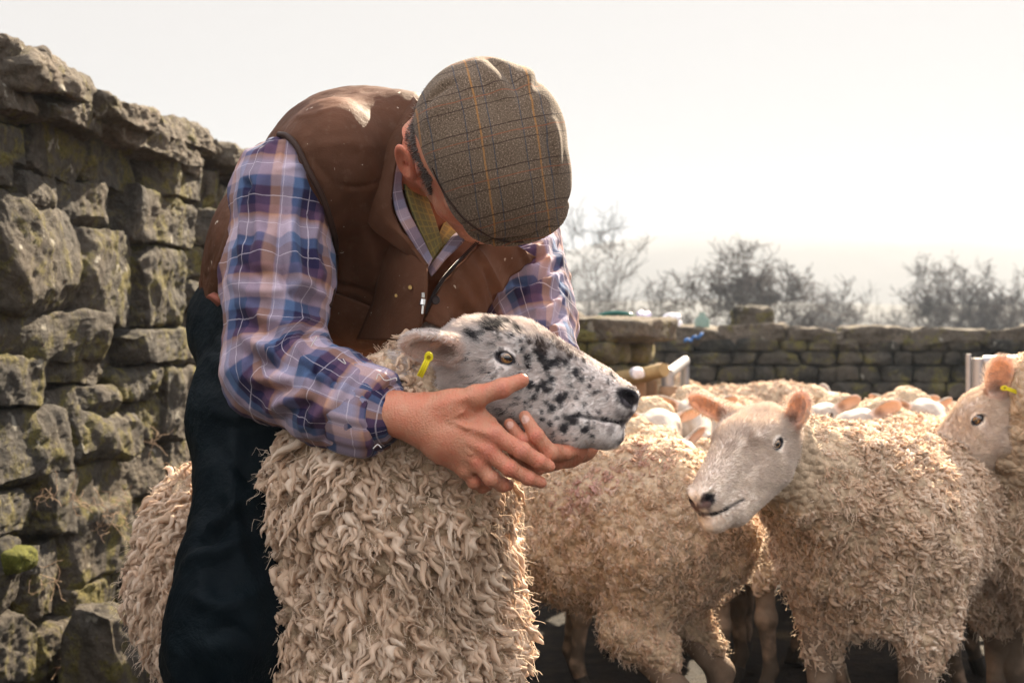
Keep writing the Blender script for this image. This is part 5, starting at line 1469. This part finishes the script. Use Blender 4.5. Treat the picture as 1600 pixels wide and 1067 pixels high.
    sweep_patch('front_edge', [r1, r2, r3], 60, 24, .006, VEST, vest, base, bump=lambda p: .009*(1-2*np.abs(noise(p@np.array([[30, 8, 8], [0, 10, 0], [18, 8, 8.]]))))+.003*fbm(p*26, 2))
    z = MB(); zp = catmull([P(752, 372, 2.083), P(716, 409, 2.060), P(686, 445, 2.046), P(664, 488, 2.040)], 60)
    for k in range(0, 60): z.tube([zp[k]-A(.0022, 0, -.0016), zp[k]+A(.0022, 0, -.0016)], .0011, 4)
    obj('zip', lb(z).mesh('zip', [DKMET]), vest)
    z = MB(); zp = P(661, 468, 2.022); z.tube([zp, zp+A(-.001, -.003, -.008)], .0045, 8); z.tube([zp+A(0, -.004, -.008), zp+A(-.001, -.005, -.020)], .0022, 8); z.tube([zp+A(0, -.004, .003), zp+A(0, -.004, .010)], .003, 8)
    obj('zip_pull', lb(z).mesh('zip_pull', [STEEL]), vest)
    for (x, y, d_, r_, mt) in [(587, 329, 2.058, .0036, BRASS), (681, 469, 2.044, .0062, DKMET), (641, 449, 2.042, .0032, BRASS), (619, 462, 2.050, .0022, BRASS), (743, 501, 2.10, .005, DKMET)]:
        m1 = MB(); c_ = P(x, y, d_); m1.tube([c_, c_+A(0, -.003, .001), c_+A(0, -.0038, .001)], [r_, r_, r_*.7], 18)
        t_ = np.linspace(0, 2*np.pi, 20); m1.tube(c_+A(0, -.0035, 0)+np.stack([np.cos(t_)*r_*.8, 0*t_, np.sin(t_)*r_*.8], 1), r_*.18, 6, False)
        obj('snap_button', lb(m1).mesh('snap_button', [mt]), vest)
    # pocket with a pointed flap
    r1 = T([(508,452),(535,462),(570,476),(604,490)], .014); r2 = T([(506,480),(533,495),(570,508),(600,515)], .020); r3 = T([(506,503),(530,525),(562,546),(592,536)], .022)
    sweep_patch('pocket_flap', [r1, r2, r3], 36, 24, .005, VEST, vest, base, bump=bump)
    # ---- shirt collar and check undershirt at the neck
    r1 = [P(640, 178, 2.095), P(622, 225, 2.052), P(615, 275, 2.048), P(617, 325, 2.045), P(640, 372, 2.045), P(669, 418, 2.045)]
    r2 = [P(650, 182, 2.10), P(634, 228, 2.065), P(627, 275, 2.062), P(634, 320, 2.055), P(656, 364, 2.050), P(676, 404, 2.050)]
    sweep_patch('shirt_collar', [r1, r2], 60, 12, .004, PLAID, shirt, base, uvo=(.05, .41), bump=bump)
    r1 = [P(752, 352, 2.11), P(728, 372, 2.085), P(700, 400, 2.065), P(673, 430, 2.05)]; r2 = [P(728, 352, 2.125), P(706, 372, 2.10), P(688, 396, 2.075), P(668, 420, 2.06)]
    sweep_patch('shirt_collar', [r2, r1], 50, 12, .004, PLAID, shirt, base, uvo=(.05, .05), bump=bump)
    r1 = [P(628, 225, 2.075), P(632, 285, 2.075), P(648, 340, 2.07), P(676, 404, 2.062)]; r2 = [P(655, 240, 2.12), P(664, 300, 2.11), P(680, 345, 2.10), P(690, 385, 2.08)]
    under = sweep_patch('undershirt_collar', [r1, r2], 50, 20, .004, TATTER, root, base, bump=bump)
    r1 = [P(740, 348, 2.14), P(712, 368, 2.115), P(692, 388, 2.09), P(676, 412, 2.07)]; r2 = [P(700, 330, 2.16), P(690, 355, 2.13), P(682, 375, 2.10), P(672, 400, 2.075)]
    sweep_patch('undershirt_collar', [r2, r1], 40, 16, .004, TATTER, root, base, bump=bump)
    # ---- cap
    cp = [('u', ell(H(.002, .026, .066), A(.118, .096, .062), HM), .02), ('u', ell(H(-.040, .010, .042), A(.070, .084, .068), HM), .02), ('u', ell(H(.078, .030, .052), A(.062, .086, .038), HM), .02),
          ('u', ell(H(.010, .066, .050), A(.088, .058, .046), HM), .02)]
    v, f = mesh_sdf(cp, .0030); vn = vnormals(v, f)
    q = (v-HC)@HM.T
    def L(pts, w, a): return (catmull(trace(cp, pts), 14), w, a)
    folds = [L([(742,92),(770,120),(790,160)], .012, .006), L([(760,88),(792,112),(812,150)], .008, -.007), L([(790,90),(825,120),(840,165)], .012, .006), L([(810,98),(838,130),(850,170)], .007, -.006),
             L([(665,160),(690,130),(730,118)], .010, .004), L([(668,165),(688,142),(712,128)], .004, -.004), L([(860,180),(868,220),(872,270)], .010, .006), L([(848,190),(856,230),(860,280)], .007, -.004), L([(655,250),(680,290),(720,330)], .010, -.003),
             L([(700,100),(735,130),(745,180)], .014, .004), L([(660,200),(680,170),(700,150)], .014, .004)]
    v = fold_disp(v, vn, folds); v = v+vn*(.0028*fbm(v*15, 2))[:, None]
    uv = np.stack([q[:, 0]+.5, q[:, 1]*1.05+.5+.012*np.sin(q[:, 0]*9), q[:, 2]*0], 1); uv[:, 0] += q[:, 2]*-.25
    cap = obj('flat_cap', new_mesh('flat_cap', v-base, f, [TWEED], True, {'cloth_uv': uv}), root)
    bp = [('u', ell(H(.094, .036, .032), A(.054, .078, .0095), np.array([nrm(HM[0]-.22*HM[2]), HM[1], nrm(HM[2]+.22*HM[0])])), .0)]
    v, f = mesh_sdf(bp, .0030); q = (v-HC)@HM.T; v = v-HM[2]*((q[:, 1]-.024)**2*3.2)[:, None]
    obj('cap_peak', new_mesh('cap_peak', v-base, f, [TWEED], True, {'cloth_uv': np.stack([q[:, 0]+.52, q[:, 1]+.51, 0*q[:, 0]], 1)}), cap)
    sm = MB(); sp_ = trace(cp+bp, [(676,262),(688,290),(705,318),(730,346),(760,366),(790,377),(818,378)], .0005); sm.tube(catmull(sp_, 40), .0015, 5)
    obj('seam', lb(sm).mesh('seam', [PIPE]), cap)
    # ---- trousers, boots
    tp = [('u', ell(P(440, 500, 2.42), A(.150, .15, .13), None), .04), ('u', cone(P(408, 505, 2.38), P(392, 640, 2.24), .092, .083), .05), ('u', cone(P(392, 640, 2.24), kneeR, .080, .074), .05),
          ('u', cone(kneeR+A(-.025, -.01, 0), kneeR+A(.0, .05, -.20), .070, .070), .04), ('u', cone(kneeR+A(-.02, .03, -.05), ankR+A(0, 0, .03), .078, .062), .04),
          ('u', ell(P(335, 905, 2.05), A(.045, .05, .06), None), .05),
          ('u', cone(hipL+A(-.04, -.04, .05), kneeL, .11, .080), .05), ('u', cone(kneeL, ankL+A(0, 0, .03), .078, .062), .04), ('u', cone(P(470, 560, 2.40), P(450, 640, 2.38), .11, .07), .05)]
    v, f = mesh_sdf(tp, .0050); vn = vnormals(v, f)
    def L(pts, w, a): return (catmull(trace(tp, pts), 12), w, a)
    folds = [L([(322,830),(345,820),(372,790)], .010, .012), L([(300,850),(330,842),(360,812)], .010, -.010), L([(290,880),(330,866),(380,850)], .016, .010), L([(330,560),(370,590),(420,600)], .016, .007), L([(330,640),(370,655),(415,640)], .014, .006), L([(340,700),(380,740),(410,760)], .014, -.007),
             L([(335,520),(360,560),(380,640)], .014, .007), L([(300,930),(350,950),(400,930)], .016, .008), L([(320,1000),(360,980),(410,1010)], .014, -.008), L([(370,680),(365,780),(380,900)], .016, .006)]
    v = fold_disp(v, vn, [(a_, b_*.7, c_*1.4) for a_, b_, c_ in folds]); v = v+vn*(.006*fbm(v*11, 4)+.005*(1-2*np.abs(noise(v*A(16, 16, 9)))))[:, None]
    tr = obj('trousers', new_mesh('trousers', v-base, f, [TROUS]), root)
    for ank in (ankR, ankL):
        bt = [('u', cone(ank+A(0, .01, .10), ank+A(0, .01, -.02), .056, .052), .02), ('u', cone(ank+A(0, .02, -.04), ank+A(.02, -.15, -.055), .047, .036), .03), ('u', rbox(ank+A(.01, -.06, -.080), A(.047, .135, .010), .009), .006)]
        v, f = mesh_sdf(bt, .006); obj('boot', new_mesh('boot', v-base, f, [m_simple('boot_rubber', (.02, .025, .02), .5)]), root)
    # ---- things in the back pocket
    v, f, uv = sheet([[P(326, 462, 2.26), P(336, 468, 2.25), P(344, 476, 2.25)], [P(330, 458, 2.25), P(340, 464, 2.24), P(348, 470, 2.24)]], 12, 6, .012)
    tag(obj('pencil_stub', new_mesh('pencil_stub', v, f, [m_simple('red_wood', (.22, .07, .045), .6)])), 'small red stub poking out behind the man\'s elbow', 'stub')
    v, f, uv = sheet([[P(344, 462, 2.24), P(354, 458, 2.235), P(364, 452, 2.235)], [P(348, 470, 2.235), P(358, 464, 2.23), P(366, 462, 2.23)]], 12, 6, .010)
    tag(obj('cloth', new_mesh('cloth', v, f, [m_simple('green_cloth', (.30, .36, .12), .8)])), 'scrap of pale green cloth tucked behind the man\'s elbow', 'cloth')
if not ONLY or 'man' in ONLY: build_man()
# ------------------------------------------------------------------ the flock
def build_flock():
    build_held(); build_white(); build_marked()
    pro = {k: proto(k) for k in ('up', 'turn', 'down', 'droop')}
    # kind, px of the body centre, distance, heading degrees (0 = to the right, -90 = to the camera), scale, label
    spec = [
     ('up', 975, 4.6, -82, .90, 'sheep facing the camera, ears out, first one right of the held ewe'),
     ('up', 1060, 5.0, -90, .92, 'sheep facing the camera, farther back, between the metal gate and the white faced ewe'),
     ('turn', 1140, 4.05, -125, .84, 'sheep with one ear raised, low behind the rump of the marked sheep'),
     ('droop', 772, 3.95, 4, .91, 'sheep whose pink lit ear shows just under the held ewe\'s nose'),
     ('droop', 1235, 5.35, 5, .92, 'sheep with only its rounded back showing above the head of the white faced ewe'),
     ('down', 1300, 3.95, -165, .95, 'sheep lowering its face between the marked sheep and the white faced ewe'),
     ('up', 1150, 7.3, 178, .92, 'grey sheep in shade, farthest back against the far wall beside the gate'),
     ('droop', 1395, 4.95, 12, .90, 'sheep with a broad sunlit back in front of the middle of the far wall'),
     ('up', 1345, 5.5, -75, .88, 'small sheep facing the camera, seen over the shoulders of the white faced ewe'),
     ('turn', 1175, 5.9, -60, .88, 'distant sheep before the far wall, directly below the loose stone'),
     ('up', 1455, 5.7, -120, .88, 'small distant sheep facing left, below the right half of the far wall'),
     ('droop', 1065, 6.1, 175, .90, 'distant sheep with only its back showing, just right of the metal gate'),
     ('turn', 1500, 4.7, 165, .88, 'sheep with sunlit back near the post of the metal rail'),
     ('droop', 1440, 3.95, 15, .90, 'sheep with glaring white back directly behind the back of the white faced ewe'),
     ('turn', 1600, 4.0, 155, .90, 'sheep with a glowing orange ear, just left of the one at the right edge'),
     ('droop', 1600, 3.5, -60, .90, 'sheep in the gap between the white faced ewe\'s rump and the right edge'),
    ]
    for i, (k, px, d, hd, s, lab) in enumerate(spec):
        c = P(px, 510, d)
        link_sheep('sheep', pro[k], (c[0], c[1], 0), lab, FLOCK, rad(hd), s)
    build_edge()

def build_edge():
    """tall ewe cut by the right edge of the photograph, looking away to the left"""
    hx = nrm(A(-.62, .45, -.64)); M = basis(hx, (-.3, .1, .9))
    hs = 1.05; O = P(1566, 630, 2.95)
    eb = O+hs*(-.006*M[0]+.046*M[1]+.016*M[2]); fb = O+hs*(-.01*M[0]-.046*M[1]+.014*M[2])
    ears = [(eb, nrm(A(.05, -.45, .85)), nrm(A(-.35, -.9, -.1)), .092, .055), (fb, nrm(A(.5, .7, .3)), nrm(A(-.2, -.3, -.8)), .09, .05)]
    base = np.array([1.33, 3.1, 0])
    p = make_sheep((-.75, -.05), (1.38, 3.12), O, M, ears, hs=hs, h=.004, hero=True, base=base, rt=.178, half=.30, zc=.59,
                   neck_r=(.12, .09), wool=dict(n=5000, K=12, L=.030, W=.0075, S=5, r0=.0010, lift=.45, curl=.6))
    r_ = link_sheep('sheep', p, base, 'ewe with its head raised at the right edge, small yellow tag in its upright ear', FLOCK)
    M2 = np.array([nrm(A(.9, -.1, -.3)), nrm(A(-.3, -.1, -.9)), nrm(A(-.1, -.95, .1))])
    ear_tag([c for c in bpy.data.objects if c.parent == r_ and c.name.startswith('body')][0], P(1568, 606, 2.86), M2, .9, base)
if not ONLY or 'flock' in ONLY: build_flock()
elif 'held' in ONLY: build_held()
elif 'white' in ONLY: build_white()
